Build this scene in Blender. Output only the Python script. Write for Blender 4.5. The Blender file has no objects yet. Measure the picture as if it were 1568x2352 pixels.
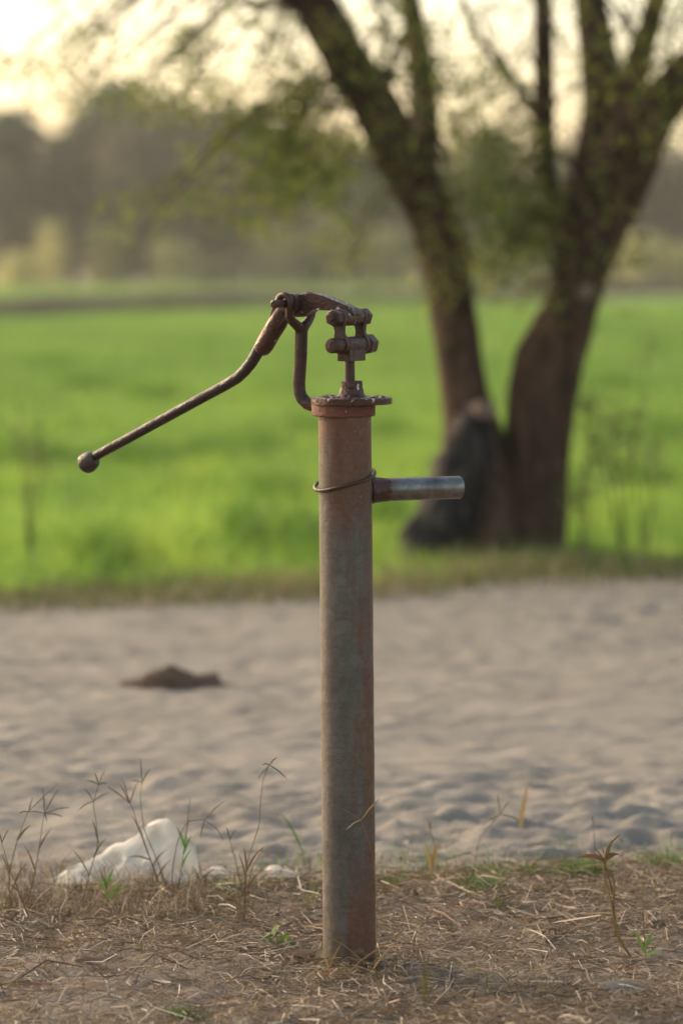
import bpy, bmesh, math, random
import numpy as np
from mathutils import Vector, Matrix
R = math.radians
sc = bpy.context.scene
col = sc.collection
random.seed(7)
rng = np.random.default_rng(7)
F = 6850.0; HY = 600.0; CH = 1.179          # focal length in picture units, horizon row, camera height

def P(px, py, Y):
    return Vector(((px-784)*Y/F, Y, CH-(py-HY)*Y/F))
def GY(py):                                   # distance at which flat ground shows at row py
    return CH*F/(py-HY)

# ------------------------------------------------------------------ noise
_perm = np.random.default_rng(3).random((256, 256))
def vnoise(x, y):
    x = np.asarray(x, float); y = np.asarray(y, float)
    xi = np.floor(x).astype(int); yi = np.floor(y).astype(int)
    fx = x-xi; fy = y-yi
    fx = fx*fx*(3-2*fx); fy = fy*fy*(3-2*fy)
    a = _perm[xi % 256, yi % 256]; b = _perm[(xi+1) % 256, yi % 256]
    c = _perm[xi % 256, (yi+1) % 256]; d = _perm[(xi+1) % 256, (yi+1) % 256]
    return (a*(1-fx)+b*fx)*(1-fy)+(c*(1-fx)+d*fx)*fy - .5
def fbm(x, y, s, o=4, g=.5):
    r = 0; a = 1
    for i in range(o):
        r = r+a*vnoise(np.asarray(x)*s+i*17.3, np.asarray(y)*s+i*9.1); s *= 2.03; a *= g
    return r

def near_edge(x):  return 5.74+.24*x          # verge / road border
def far_edge(x):   return 10.72+.36*x         # road / field border
def hz_verge(x, y):
    return .030*fbm(x, y, 2.2, 3)+.012*fbm(x, y, 14, 3)
def hz_road(x, y):
    u = np.asarray(x)*.9+np.asarray(y)*.25; v = np.asarray(y)
    amp = (.85+.65*np.clip((8.6-v)/3, 0, 1))*(.70+1.1*np.clip(fbm(u, v, 1.1, 3)+.28, 0, .8))
    r = np.abs(fbm(u, v*1.15, 8.0, 2))
    w = .022*fbm(u, v, .9, 2)+amp*(.018*fbm(u*.8, v*1.5, 15, 2, .5)-.030*r-.016*np.abs(fbm(u*.7+3, v*1.5, 19, 2))+.007*fbm(x*.6, y*1.2, 44, 2))-.018*np.exp(-((v-.25*u-6.9)/.16)**2)-.018*np.exp(-((v-.25*u-8.5)/.18)**2)
    d = .5*np.clip((v-far_edge(x)+.5)/.5, 0, 1)
    return w*.72*(1-d)-.010

# ------------------------------------------------------------------ materials
def new_mat(name):
    m = bpy.data.materials.new(name); m.use_nodes = True
    nt = m.node_tree
    for n in list(nt.nodes): nt.nodes.remove(n)
    return m, nt, nt.nodes, nt.links
def ramp(N, pts):
    r = N.new('ShaderNodeValToRGB')
    el = r.color_ramp.elements
    while len(el) > 1: el.remove(el[-1])
    el[0].position = pts[0][0]; el[0].color = (*pts[0][1], 1)
    for p, c in pts[1:]:
        e = el.new(p); e.color = (*c, 1)
    return r
def mixc(N, L, f, a, b, mode='MIX'):
    m = N.new('ShaderNodeMix'); m.data_type = 'RGBA'; m.blend_type = mode
    for k, v in ((0, f), (6, a), (7, b)):
        if hasattr(v, 'links') or isinstance(v, bpy.types.NodeSocket): L.new(v, m.inputs[k])
        elif k == 0: m.inputs[0].default_value = v
        else: m.inputs[k].default_value = (*v, 1)
    return m.outputs[2]
def noise_node(N, L, scale, detail=4, rough=.55, vec=None, sc3=None, coord='Object'):
    tc = N.new('ShaderNodeTexCoord'); src = tc.outputs[coord]
    if sc3:
        mp = N.new('ShaderNodeMapping'); mp.inputs['Scale'].default_value = sc3
        L.new(src, mp.inputs['Vector']); src = mp.outputs[0]
    n = N.new('ShaderNodeTexNoise'); n.inputs['Scale'].default_value = scale
    n.inputs['Detail'].default_value = detail; n.inputs['Roughness'].default_value = rough
    L.new(src, n.inputs['Vector'])
    return n.outputs['Fac']
def mathn(N, L, op, a, b=None, clamp=False):
    m = N.new('ShaderNodeMath'); m.operation = op; m.use_clamp = clamp
    for i, v in enumerate((a, b)):
        if v is None: continue
        if isinstance(v, bpy.types.NodeSocket): L.new(v, m.inputs[i])
        else: m.inputs[i].default_value = v
    return m.outputs[0]
def finish(N, L, colr, rough=.8, metal=0., bump=None, bstr=.3, bdist=.01, spec=.5, transl=None, tw=0.):
    p = N.new('ShaderNodeBsdfPrincipled')
    if isinstance(colr, bpy.types.NodeSocket): L.new(colr, p.inputs['Base Color'])
    else: p.inputs['Base Color'].default_value = (*colr, 1)
    if isinstance(rough, bpy.types.NodeSocket): L.new(rough, p.inputs['Roughness'])
    else: p.inputs['Roughness'].default_value = rough
    if isinstance(metal, bpy.types.NodeSocket): L.new(metal, p.inputs['Metallic'])
    else: p.inputs['Metallic'].default_value = metal
    p.inputs['Specular IOR Level'].default_value = spec
    if bump is not None:
        b = N.new('ShaderNodeBump'); b.inputs['Strength'].default_value = bstr
        b.inputs['Distance'].default_value = bdist
        L.new(bump, b.inputs['Height']); L.new(b.outputs[0], p.inputs['Normal'])
    out = N.new('ShaderNodeOutputMaterial')
    if tw > 0:
        t = N.new('ShaderNodeBsdfTranslucent')
        if isinstance(transl, bpy.types.NodeSocket): L.new(transl, t.inputs[0])
        else: t.inputs[0].default_value = (*transl, 1)
        mx = N.new('ShaderNodeMixShader'); mx.inputs[0].default_value = tw
        L.new(p.outputs[0], mx.inputs[1]); L.new(t.outputs[0], mx.inputs[2]); L.new(mx.outputs[0], out.inputs[0])
    else: L.new(p.outputs[0], out.inputs[0])

def rust_mat(name, dark, mid, light, rough=.6, metal=.15, specks=0., scale=30):
    m, nt, N, L = new_mat(name)
    n1 = noise_node(N, L, scale, 6, .65); n2 = noise_node(N, L, scale*5, 3, .7)
    c = ramp(N, [(.3, dark), (.52, mid), (.72, light)]); L.new(n1, c.inputs[0])
    cc = mixc(N, L, .35, c.outputs[0], mixc(N, L, n2, dark, light))
    if specks > 0:
        n3 = noise_node(N, L, 95, 2, .5)
        r = ramp(N, [(1-specks, (0, 0, 0)), (1-specks+.03, (1, 1, 1))]); L.new(n3, r.inputs[0])
        cc = mixc(N, L, r.outputs[0], cc, (.60, .59, .57))
    rr = ramp(N, [(.3, (rough-.15,)*3), (.7, (rough+.18,)*3)]); L.new(n1, rr.inputs[0])
    h = mathn(N, L, 'ADD', n1, mathn(N, L, 'MULTIPLY', n2, .8))
    finish(N, L, cc, rr.outputs[0], metal, h, .75, .004)
    return m
M_rust = rust_mat('rusty_cast_iron', (.028, .015, .012), (.068, .029, .020), (.12, .050, .031), .42, .25, 0)
M_rustspeck = rust_mat('rusty_iron_with_flecks', (.030, .016, .013), (.075, .032, .022), (.14, .060, .040), .34, .35, .335)
M_rustred = rust_mat('red_rust', (.10, .032, .019), (.17, .052, .03), (.26, .09, .05), .65, .1, .30)
M_handle = rust_mat('worn_dark_iron', (.022, .014, .012), (.040, .024, .019), (.06, .034, .026), .45, .3, 0, 40)
M_knob = rust_mat('worn_knob_iron', (.03, .018, .015), (.06, .036, .03), (.16, .12, .10), .42, .4, 0, 45)

def barrel_mat():
    m, nt, N, L = new_mat('rust_streaked_grey_pipe')
    tc = N.new('ShaderNodeTexCoord'); sp = N.new('ShaderNodeSeparateXYZ'); L.new(tc.outputs['Object'], sp.inputs[0])
    st = noise_node(N, L, 9, 5, .6, sc3=(6, 6, .55)); st2 = noise_node(N, L, 6, 6, .65, sc3=(2.2, 2.2, 1.0)); fine = noise_node(N, L, 120, 4, .7)
    # rust gets heavier to the right side, and towards the top and foot of the pipe
    x = mathn(N, L, 'MULTIPLY', sp.outputs['X'], 13.0)
    z = sp.outputs['Z']
    top = mathn(N, L, 'MULTIPLY', mathn(N, L, 'SUBTRACT', z, .62), 3.0, True)
    foot = mathn(N, L, 'MULTIPLY', mathn(N, L, 'SUBTRACT', .22, z), 3.2, True)
    f = mathn(N, L, 'ADD', x, mathn(N, L, 'MULTIPLY', mathn(N, L, 'SUBTRACT', st, .5), 2.2))
    f = mathn(N, L, 'ADD', f, mathn(N, L, 'MULTIPLY', mathn(N, L, 'SUBTRACT', st2, .5), 3.0))
    f = mathn(N, L, 'ADD', f, mathn(N, L, 'ADD', top, foot))
    r = ramp(N, [(.0, (0, 0, 0)), (.72, (1, 1, 1))]); L.new(f, r.inputs[0])
    grey = ramp(N, [(.3, (.10, .096, .082)), (.7, (.20, .19, .165))]); L.new(st2, grey.inputs[0])
    rust = ramp(N, [(.3, (.10, .040, .022)), (.7, (.20, .078, .040))]); L.new(st, rust.inputs[0])
    c = mixc(N, L, r.outputs[0], grey.outputs[0], rust.outputs[0])
    redness = mathn(N, L, 'MULTIPLY', mathn(N, L, 'SUBTRACT', z, .80), 6.0, True)
    c = mixc(N, L, mathn(N, L, 'MULTIPLY', redness, .75), c, (.24, .066, .030))
    # pale mud splashes near the foot
    mud = ramp(N, [(.60, (0, 0, 0)), (.68, (1, 1, 1))]); L.new(noise_node(N, L, 14, 4, .6), mud.inputs[0])
    mm = mathn(N, L, 'MULTIPLY', mud.outputs[0], mathn(N, L, 'MULTIPLY', mathn(N, L, 'SUBTRACT', .42, z), 2.6, True))
    c = mixc(N, L, mm, c, (.40, .26, .17))
    sp2 = ramp(N, [(.70, (0, 0, 0)), (.73, (1, 1, 1))]); L.new(noise_node(N, L, 75, 2, .5), sp2.inputs[0])
    c = mixc(N, L, mathn(N, L, 'MULTIPLY', sp2.outputs[0], mathn(N, L, 'MULTIPLY', mathn(N, L, 'SUBTRACT', z, .6), 2.0, True)), c, (.45, .43, .40))
    sc_ = ramp(N, [(.40, (.62,)*3), (.5, (1, 1, 1))]); L.new(noise_node(N, L, 5, 5, .75, sc3=(2, 2, 14)), sc_.inputs[0])
    c = mixc(N, L, .45, c, mixc(N, L, 1., c, sc_.outputs[0], 'MULTIPLY'))
    c = mixc(N, L, .3, c, mixc(N, L, fine, (.05, .032, .024), (.24, .18, .14)))
    blot = noise_node(N, L, 26, 6, .75); br = ramp(N, [(.42, (1, 1, 1)), (.50, (.62, .55, .5)), (.56, (1, 1, 1))]); L.new(blot, br.inputs[0])
    c = mixc(N, L, .55, c, mixc(N, L, 1., c, br.outputs[0], 'MULTIPLY'))
    rg = ramp(N, [(.35, (.36,)*3), (.65, (.66,)*3)]); L.new(blot, rg.inputs[0])
    finish(N, L, c, rg.outputs[0], .2, mathn(N, L, 'ADD', mathn(N, L, 'ADD', fine, blot), mathn(N, L, 'MULTIPLY', st2, 2.)), .5, .002)
    return m
M_barrel = barrel_mat()

def spout_mat():
    m, nt, N, L = new_mat('worn_galvanised_pipe')
    tc = N.new('ShaderNodeTexCoord'); sp = N.new('ShaderNodeSeparateXYZ'); L.new(tc.outputs['Object'], sp.inputs[0])
    n = noise_node(N, L, 22, 6, .7)
    g = ramp(N, [(.3, (.085, .08, .076)), (.7, (.36, .345, .325))]); L.new(n, g.inputs[0])
    f = mathn(N, L, 'ADD', mathn(N, L, 'MULTIPLY', mathn(N, L, 'SUBTRACT', .088, sp.outputs['X']), 60.), mathn(N, L, 'MULTIPLY', mathn(N, L, 'SUBTRACT', n, .5), 3.2))
    zz = mathn(N, L, 'MULTIPLY', mathn(N, L, 'SUBTRACT', .783, sp.outputs['Z']), 90.)  # lower side browned and dulled: dark reflection from below painted into the colour
    f2 = mathn(N, L, 'ADD', zz, mathn(N, L, 'MULTIPLY', mathn(N, L, 'SUBTRACT', n, .5), 4.))
    f3 = mathn(N, L, 'MAXIMUM', f, mathn(N, L, 'MULTIPLY', mathn(N, L, 'MINIMUM', f2, 1.), .7), True)
    c = mixc(N, L, f3, g.outputs[0], (.13, .075, .05))
    inv = mathn(N, L, 'MULTIPLY', mathn(N, L, 'SUBTRACT', 1., f3), .85)
    finish(N, L, c, .38, inv, n, .25, .002)
    return m
M_spout = spout_mat()

def island_mat(name, pts, rough=.7, tw=0., tmul=(1, 1, 1), patch=None, patchscale=.6, spec=.3):
    m, nt, N, L = new_mat(name)
    g = N.new('ShaderNodeNewGeometry'); c = ramp(N, pts)
    if patch:
        n = noise_node(N, L, patchscale, 3, .5, sc3=(1, .45, 1), coord='Object')
        f = mathn(N, L, 'ADD', mathn(N, L, 'MULTIPLY', g.outputs['Random Per Island'], 1-patch), mathn(N, L, 'MULTIPLY', mathn(N, L, 'ADD', mathn(N, L, 'MULTIPLY', mathn(N, L, 'SUBTRACT', n, .5), 2.6), .5, True), patch))
        L.new(f, c.inputs[0])
    else: L.new(g.outputs['Random Per Island'], c.inputs[0])
    t = mixc(N, L, 1., c.outputs[0], tmul, 'MULTIPLY') if tw else None
    finish(N, L, c.outputs[0], rough, 0, None, spec=spec, transl=t, tw=tw)
    return m
def ground_mat(name, pts, scale, fine, rough=.95, bd=.01, big=None):
    m, nt, N, L = new_mat(name)
    a = noise_node(N, L, scale, 5, .6, coord='Object'); b = noise_node(N, L, fine, 4, .7, coord='Object')
    c = ramp(N, pts); L.new(mathn(N, L, 'ADD', mathn(N, L, 'MULTIPLY', a, .6), mathn(N, L, 'MULTIPLY', b, .4)), c.inputs[0])
    cc = c.outputs[0]
    if big:
        d = noise_node(N, L, big[0], 3, .5); r = ramp(N, [(.35, (0, 0, 0)), (.65, (1, 1, 1))]); L.new(d, r.inputs[0])
        cc = mixc(N, L, mathn(N, L, 'MULTIPLY', r.outputs[0], big[2]), cc, big[1])
    finish(N, L, cc, rough, 0, b, .6, bd, spec=.15)
    return m
M_sand = ground_mat('pale_sand', [(.3, (.20, .180, .151)), (.5, (.272, .245, .205)), (.7, (.34, .305, .255))], 3.0, 90, bd=.006)
M_soil = ground_mat('brown_soil', [(.3, (.125, .102, .08)), (.5, (.215, .18, .143)), (.7, (.31, .265, .215))], 9, 120, bd=.008)
M_fieldsoil = ground_mat('green_field_floor', [(.3, (.09, .15, .045)), (.5, (.16, .23, .06)), (.7, (.24, .30, .085))], .8, 12, bd=.02)
M_far = ground_mat('dry_far_ground', [(.3, (.12, .12, .06)), (.5, (.18, .16, .09)), (.7, (.23, .2, .12))], .1, 2)
M_bank = ground_mat('dry_earth_bank', [(.3, (.10, .07, .045)), (.5, (.17, .115, .075)), (.7, (.25, .175, .11))], .8, 9)
M_straw = island_mat('dry_straw', [(0, (.08, .055, .038)), (.25, (.19, .135, .088)), (.6, (.30, .225, .150)), (.85, (.42, .33, .235)), (1, (.66, .58, .46))], .6, .2, (1, .9, .75), spec=.4)
M_drygrass = island_mat('browning_grass', [(0, (.14, .075, .04)), (.35, (.20, .13, .06)), (.65, (.16, .15, .05)), (1, (.17, .22, .055))], .6, .35)
M_reddish = island_mat('reddish_stem', [(0, (.14, .065, .04)), (.5, (.19, .105, .06)), (1, (.20, .16, .07))], .6, .2)
M_olive = island_mat('olive_stem', [(0, (.11, .11, .05)), (.5, (.16, .145, .07)), (1, (.19, .19, .07))], .6, .25)
M_strawstem = island_mat('straw_stem', [(0, (.27, .17, .07)), (.5, (.34, .23, .10)), (1, (.30, .27, .09))], .55, .4)
M_green = island_mat('fresh_green_grass', [(0, (.045, .11, .03)), (.5, (.08, .18, .04)), (1, (.17, .25, .06))], .55, .45, (1.3, 1.4, .8))
M_leaf = island_mat('leaf_green', [(0, (.060, .098, .036)), (.5, (.115, .150, .050)), (1, (.19, .21, .062))], .6, .55, (1.8, 1.7, .9), spec=.25)
M_wheat = island_mat('young_wheat', [(0, (.10, .19, .060)), (.3, (.155, .275, .072)), (.6, (.235, .355, .085)), (1, (.37, .44, .11))], .55, .52, (1.5, 1.5, .85), patch=.6, patchscale=1.9)
M_wheatfar = island_mat('wheat_beyond', [(0, (.095, .185, .065)), (.5, (.16, .275, .08)), (1, (.25, .36, .10))], .6, .5, (1.3, 1.3, .7), patch=.6, patchscale=.16)
M_wheatdark = island_mat('dark_wheat', [(0, (.07, .15, .03)), (.5, (.11, .21, .04)), (1, (.18, .29, .05))], .6, .45, (1.2, 1.3, .8))
M_weed = island_mat('edge_weeds', [(0, (.10, .12, .035)), (.35, (.16, .19, .06)), (.7, (.24, .21, .11)), (1, (.38, .29, .19))], .7, .35)
M_farA = island_mat('far_leaves_grey_green', [(0, (.055, .078, .046)), (.5, (.09, .12, .07)), (1, (.14, .165, .09))], .8, .35)
M_farB = island_mat('far_bare_brown_twigs', [(0, (.12, .105, .065)), (.5, (.185, .16, .10)), (1, (.26, .23, .14))], .85, .3)
M_farC = island_mat('far_olive_leaves', [(0, (.09, .10, .04)), (.5, (.15, .16, .06)), (1, (.22, .22, .08))], .8, .4)
M_farD = island_mat('far_yellow_scrub', [(0, (.26, .26, .13)), (.5, (.38, .37, .19)), (1, (.48, .46, .24))], .8, .5, (1.4, 1.4, 1.1))
def bark_mat(name, pts, s=5):
    m, nt, N, L = new_mat(name)
    a = noise_node(N, L, s, 6, .7, sc3=(3, 3, .8)); c = ramp(N, pts); L.new(a, c.inputs[0])
    finish(N, L, c.outputs[0], .9, 0, a, .9, .03, spec=.2)
    return m
M_bark = bark_mat('dark_brown_bark', [(.32, (.026, .015, .010)), (.5, (.072, .040, .026)), (.66, (.14, .084, .058))])
M_char = bark_mat('charred_bark', [(.40, (.010, .010, .011)), (.53, (.026, .025, .026)), (.60, (.11, .085, .072))])
M_cut = bark_mat('pale_bare_wood', [(.3, (.16, .11, .08)), (.7, (.32, .23, .18))])
M_farbark = bark_mat('far_bark', [(.3, (.05, .038, .03)), (.7, (.10, .078, .06))])
def plastic_mat():
    m, nt, N, L = new_mat('crumpled_white_plastic')
    n = noise_node(N, L, 18, 5, .6); c = ramp(N, [(.3, (.80, .76, .67)), (.7, (.89, .86, .78))]); L.new(n, c.inputs[0])
    d = noise_node(N, L, 60, 3, .6); r = ramp(N, [(.62, (0, 0, 0)), (.75, (1, 1, 1))]); L.new(d, r.inputs[0])
    cc = mixc(N, L, mathn(N, L, 'MULTIPLY', r.outputs[0], .08), c.outputs[0], (.55, .48, .38))
    finish(N, L, cc, .5, 0, n, .5, .004, transl=(.96, .88, .68), tw=.42, spec=.4)
    return m
M_plastic = plastic_mat()
M_clod = rust_mat('dark_dung', (.065, .042, .028), (.14, .088, .058), (.24, .165, .115), .95, 0)
M_deadleaf = island_mat('dead_leaf', [(0, (.30, .19, .12)), (.5, (.42, .32, .23)), (1, (.55, .47, .37))], .7, .35)
for l_ in [l for l in M_deadleaf.node_tree.links if l.from_socket.name == 'Random Per Island']:
    oi = M_deadleaf.node_tree.nodes.new('ShaderNodeObjectInfo'); M_deadleaf.node_tree.links.new(oi.outputs['Random'], l_.to_socket); break
M_litter = island_mat('leaf_chips', [(0, (.12, .075, .05)), (.4, (.26, .19, .13)), (.8, (.42, .35, .27)), (1, (.62, .56, .48))], .6, .3)
M_stone = ground_mat('stone', [(.3, (.11, .08, .06)), (.7, (.26, .21, .17))], 20, 120)

# ------------------------------------------------------------------ mesh helpers
class MB:
    def __init__(s): s.v = []; s.f = []
    def add(s, vs, fs):
        o = len(s.v); s.v += [Vector(v) for v in vs]; s.f += [tuple(i+o for i in f) for f in fs]
    def tube(s, pts, rad, n=10, cap=True, wob=0.):
        pts = [Vector(p) for p in pts]
        if not hasattr(rad, '__len__'): rad = [rad]*len(pts)
        t = (pts[1]-pts[0]).normalized()
        u = t.orthogonal().normalized(); vs = []
        for i, p in enumerate(pts):
            if 0 < i < len(pts)-1: t2 = ((pts[i]-pts[i-1]).normalized()+(pts[i+1]-pts[i]).normalized()).normalized()
            elif i: t2 = (pts[i]-pts[i-1]).normalized()
            else: t2 = t
            u = (u-t2*u.dot(t2)).normalized(); w = t2.cross(u)
            for k in range(n):
                a = 2*math.pi*k/n; r = rad[i]*(1+wob*(random.random()-.5))
                vs.append(p+(u*math.cos(a)+w*math.sin(a))*r)
        fs = [(i*n+k, i*n+(k+1) % n, (i+1)*n+(k+1) % n, (i+1)*n+k) for i in range(len(pts)-1) for k in range(n)]
        if cap: fs += [tuple(range(n))[::-1], tuple(range((len(pts)-1)*n, len(pts)*n))]
        s.add(vs, fs)
    def lathe(s, c, axis, prof, n=24, rot=0., wob=0.):      # prof: (offset along axis, radius)
        axis = Vector(axis).normalized(); u = axis.orthogonal().normalized()
        u = Vector((0, 0, 1))-axis*axis.z if abs(axis.z) < .9 else Vector((1, 0, 0)); u.normalize(); w = axis.cross(u)
        vs = []
        for d, r in prof:
            for k in range(n):
                a = rot+2*math.pi*k/n; rr = r*(1+wob*(random.random()-.5))
                vs.append(Vector(c)+axis*d+(u*math.cos(a)+w*math.sin(a))*rr)
        fs = [(i*n+k, i*n+(k+1) % n, (i+1)*n+(k+1) % n, (i+1)*n+k) for i in range(len(prof)-1) for k in range(n)]
        fs += [tuple(range(n))[::-1], tuple(range((len(prof)-1)*n, len(prof)*n))]
        s.add(vs, fs)
    def slab(s, outline, off):                               # outline: 3-D points, extruded by +-off
        n = len(outline); off = Vector(off)
        vs = [p-off for p in outline]+[p+off for p in outline]
        fs = [tuple(range(n)), tuple(range(n, 2*n))[::-1]]+[(i, i+n, (i+1) % n+n, (i+1) % n) for i in range(n)]
        s.add(vs, fs)
    def blade(s, pts, w, side):                              # flat grass blade along pts
        side = Vector(side); n = len(pts); vs = []
        for i, p in enumerate(pts):
            k = i/(n-1); ww = w*(1-.9*k**1.5)*(.6+.4*min(1, k*4))
            vs += [Vector(p)-side*ww/2, Vector(p)+side*ww/2]
        s.add(vs, [(2*i, 2*i+1, 2*i+3, 2*i+2) for i in range(n-1)])
def link(name, me, parent=None, base=None):
    o = bpy.data.objects.new(name, me); col.objects.link(o)
    if parent is not None: o.parent = parent
    elif base is not None: o.location = base
    return o
def obj(name, mb, mat, parent=None, base=(0, 0, 0), smooth=True, bevel=0, seg=2, angle=40, sub=0):
    base = Vector(base)
    me = bpy.data.meshes.new(name); me.from_pydata([v-base for v in mb.v], [], mb.f); me.validate(); me.update()
    bm = bmesh.new(); bm.from_mesh(me); bmesh.ops.recalc_face_normals(bm, faces=bm.faces); bm.to_mesh(me); bm.free()
    me.materials.append(mat)
    if smooth:
        me.polygons.foreach_set('use_smooth', [True]*len(me.polygons))
        try: me.set_sharp_from_angle(angle=R(angle))
        except Exception: pass
    o = link(name, me, parent, base)
    if bevel:
        b = o.modifiers.new('bevel', 'BEVEL'); b.width = bevel; b.segments = seg; b.limit_method = 'ANGLE'; b.angle_limit = R(35)
    if sub:
        q = o.modifiers.new('sub', 'SUBSURF'); q.levels = sub; q.render_levels = sub
    return o
def npobj(name, V, Q, mat, parent=None, base=(0, 0, 0), smooth=True):   # numpy verts + quads
    V = np.asarray(V, np.float32).reshape(-1, 3)-np.array(base, np.float32); Q = np.asarray(Q, np.int32).reshape(-1, 4)
    me = bpy.data.meshes.new(name); me.vertices.add(len(V)); me.vertices.foreach_set('co', V.ravel())
    me.loops.add(Q.size); me.loops.foreach_set('vertex_index', Q.ravel())
    me.polygons.add(len(Q)); me.polygons.foreach_set('loop_start', np.arange(0, Q.size, 4, dtype=np.int32))
    me.polygons.foreach_set('loop_total', np.full(len(Q), 4, np.int32))
    if smooth: me.polygons.foreach_set('use_smooth', np.ones(len(Q), bool))
    me.update(calc_edges=True); me.materials.append(mat)
    return link(name, me, parent, Vector(base))
def tag(o, label=None, cat=None, group=None, kind=None):
    if label: o['label'] = label
    if cat: o['category'] = cat
    if group: o['group'] = group
    if kind: o['kind'] = kind
    return o
def empty(name, loc):
    o = bpy.data.objects.new(name, None); col.objects.link(o); o.location = loc; o.empty_display_size = .1; return o
def grid(name, xs, ys, zf, mat, yoff=None):
    X, Y = np.meshgrid(xs, ys); 
    if yoff is not None: Y = yoff(X, Y)
    Z = zf(X, Y); V = np.stack([X, Y, Z], -1).reshape(-1, 3)
    nx, ny = len(xs), len(ys); i = np.arange(nx-1)[None]+np.arange(ny-1)[:, None]*nx
    Q = np.stack([i, i+1, i+1+nx, i+nx], -1).reshape(-1, 4)
    o = npobj(name, V, Q, mat); return tag(o, kind='structure')
def blades(base, height, width, lean, n_seg=2, flat=None):
    """base Nx3; returns verts, quads of upright bent blades"""
    n = len(base); a = rng.random(n)*6.283; d = np.stack([np.cos(a), np.sin(a), np.zeros(n)], -1)
    b = rng.random(n)*6.283; s = np.stack([np.cos(b), np.sin(b), np.zeros(n)], -1)
    V = []
    for k in range(n_seg+1):
        t = k/n_seg; c = base+d*(lean*t*t)[:, None]+np.array([0, 0, 1])*(height*t*(1-.25*t))[:, None]
        w = (width*(1-.85*t**1.3)/2)[:, None]
        V += [c-s*w, c+s*w]
    V = np.stack(V, 1); m = 2*(n_seg+1); o = np.arange(n)[:, None]*m
    Q = np.concatenate([o+np.array([[2*k, 2*k+1, 2*k+3, 2*k+2]]) for k in range(n_seg)], 1).reshape(-1, 4)
    return V.reshape(-1, 3), Q
def cards(c, size, elong=1.8):
    """random oriented leaf quads (diamond-ish) at centres c"""
    n = len(c); u = rng.normal(size=(n, 3)); u /= np.linalg.norm(u, axis=1)[:, None]
    w = rng.normal(size=(n, 3)); w -= u*(u*w).sum(1)[:, None]; w /= np.linalg.norm(w, axis=1)[:, None]
    size = np.asarray(size)[:, None] if hasattr(size, '__len__') else size
    V = np.stack([c-u*size*elong/2, c-w*size/2+u*size*.1, c+u*size*elong/2, c+w*size/2+u*size*.1], 1)
    return V.reshape(-1, 3), np.arange(4*n).reshape(-1, 4)

# ------------------------------------------------------------------ setting: ground, verge, road, fields
fx = np.concatenate([np.linspace(-9, -1.7, 60, endpoint=False), np.linspace(-1.7, 1.9, 200, endpoint=False), np.linspace(1.9, 9, 60)])
grid('verge', np.concatenate([np.linspace(-6, -1.4, 50, endpoint=False), np.linspace(-1.4, 1.4, 190, endpoint=False), np.linspace(1.4, 6, 50)]),
     np.linspace(0, 1, 170), lambda X, Y: hz_verge(X, Y)-.05*np.clip((Y-near_edge(X)+.12)/.3, 0, 1)**2, M_soil, lambda X, Y: 3.0+(near_edge(X)+.22-3.0)*Y)
grid('road', fx, np.linspace(0, 1, 420), lambda X, Y: hz_road(X, Y), M_sand, lambda X, Y: near_edge(X)-.22+(far_edge(X)+.35-near_edge(X)+.22)*Y**1.15)
grid('field', np.linspace(-60, 60, 160), np.linspace(0, 1, 160), lambda X, Y: .02*fbm(X, Y, 1.2, 3)-.012-.02*np.clip((far_edge(X)+.25-Y)/.25, 0, 1), M_fieldsoil,
     lambda X, Y: far_edge(np.clip(X, -7, 7))+.1+(140-far_edge(np.clip(X, -7, 7)))*Y**2.2)
grid('ground', np.linspace(-380, 380, 60), np.linspace(-15, 640, 60), lambda X, Y: X*0-.14, M_far)
# earth bank between the two fields
bx = np.linspace(-60, 60, 240)
def bank_y(x): return 80.7+2.45*np.asarray(x)
tt = np.linspace(-1, 1, 15)
BX, BT = np.meshgrid(bx, tt)
BZ = (.44*(1-BT**2)**1.2)*(1+.5*fbm(BX, BT*3, .25, 3))-.03
BY = np.clip(bank_y(BX), 20, 136)+BT*1.6+.6*fbm(BX, BT, .4, 2)
i_ = np.arange(len(bx)-1)[None]+np.arange(len(tt)-1)[:, None]*len(bx)
tag(npobj('earth_bank', np.stack([BX, BY, BZ], -1), np.stack([i_, i_+1, i_+1+len(bx), i_+len(bx)], -1), M_bank), kind='structure')

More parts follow.
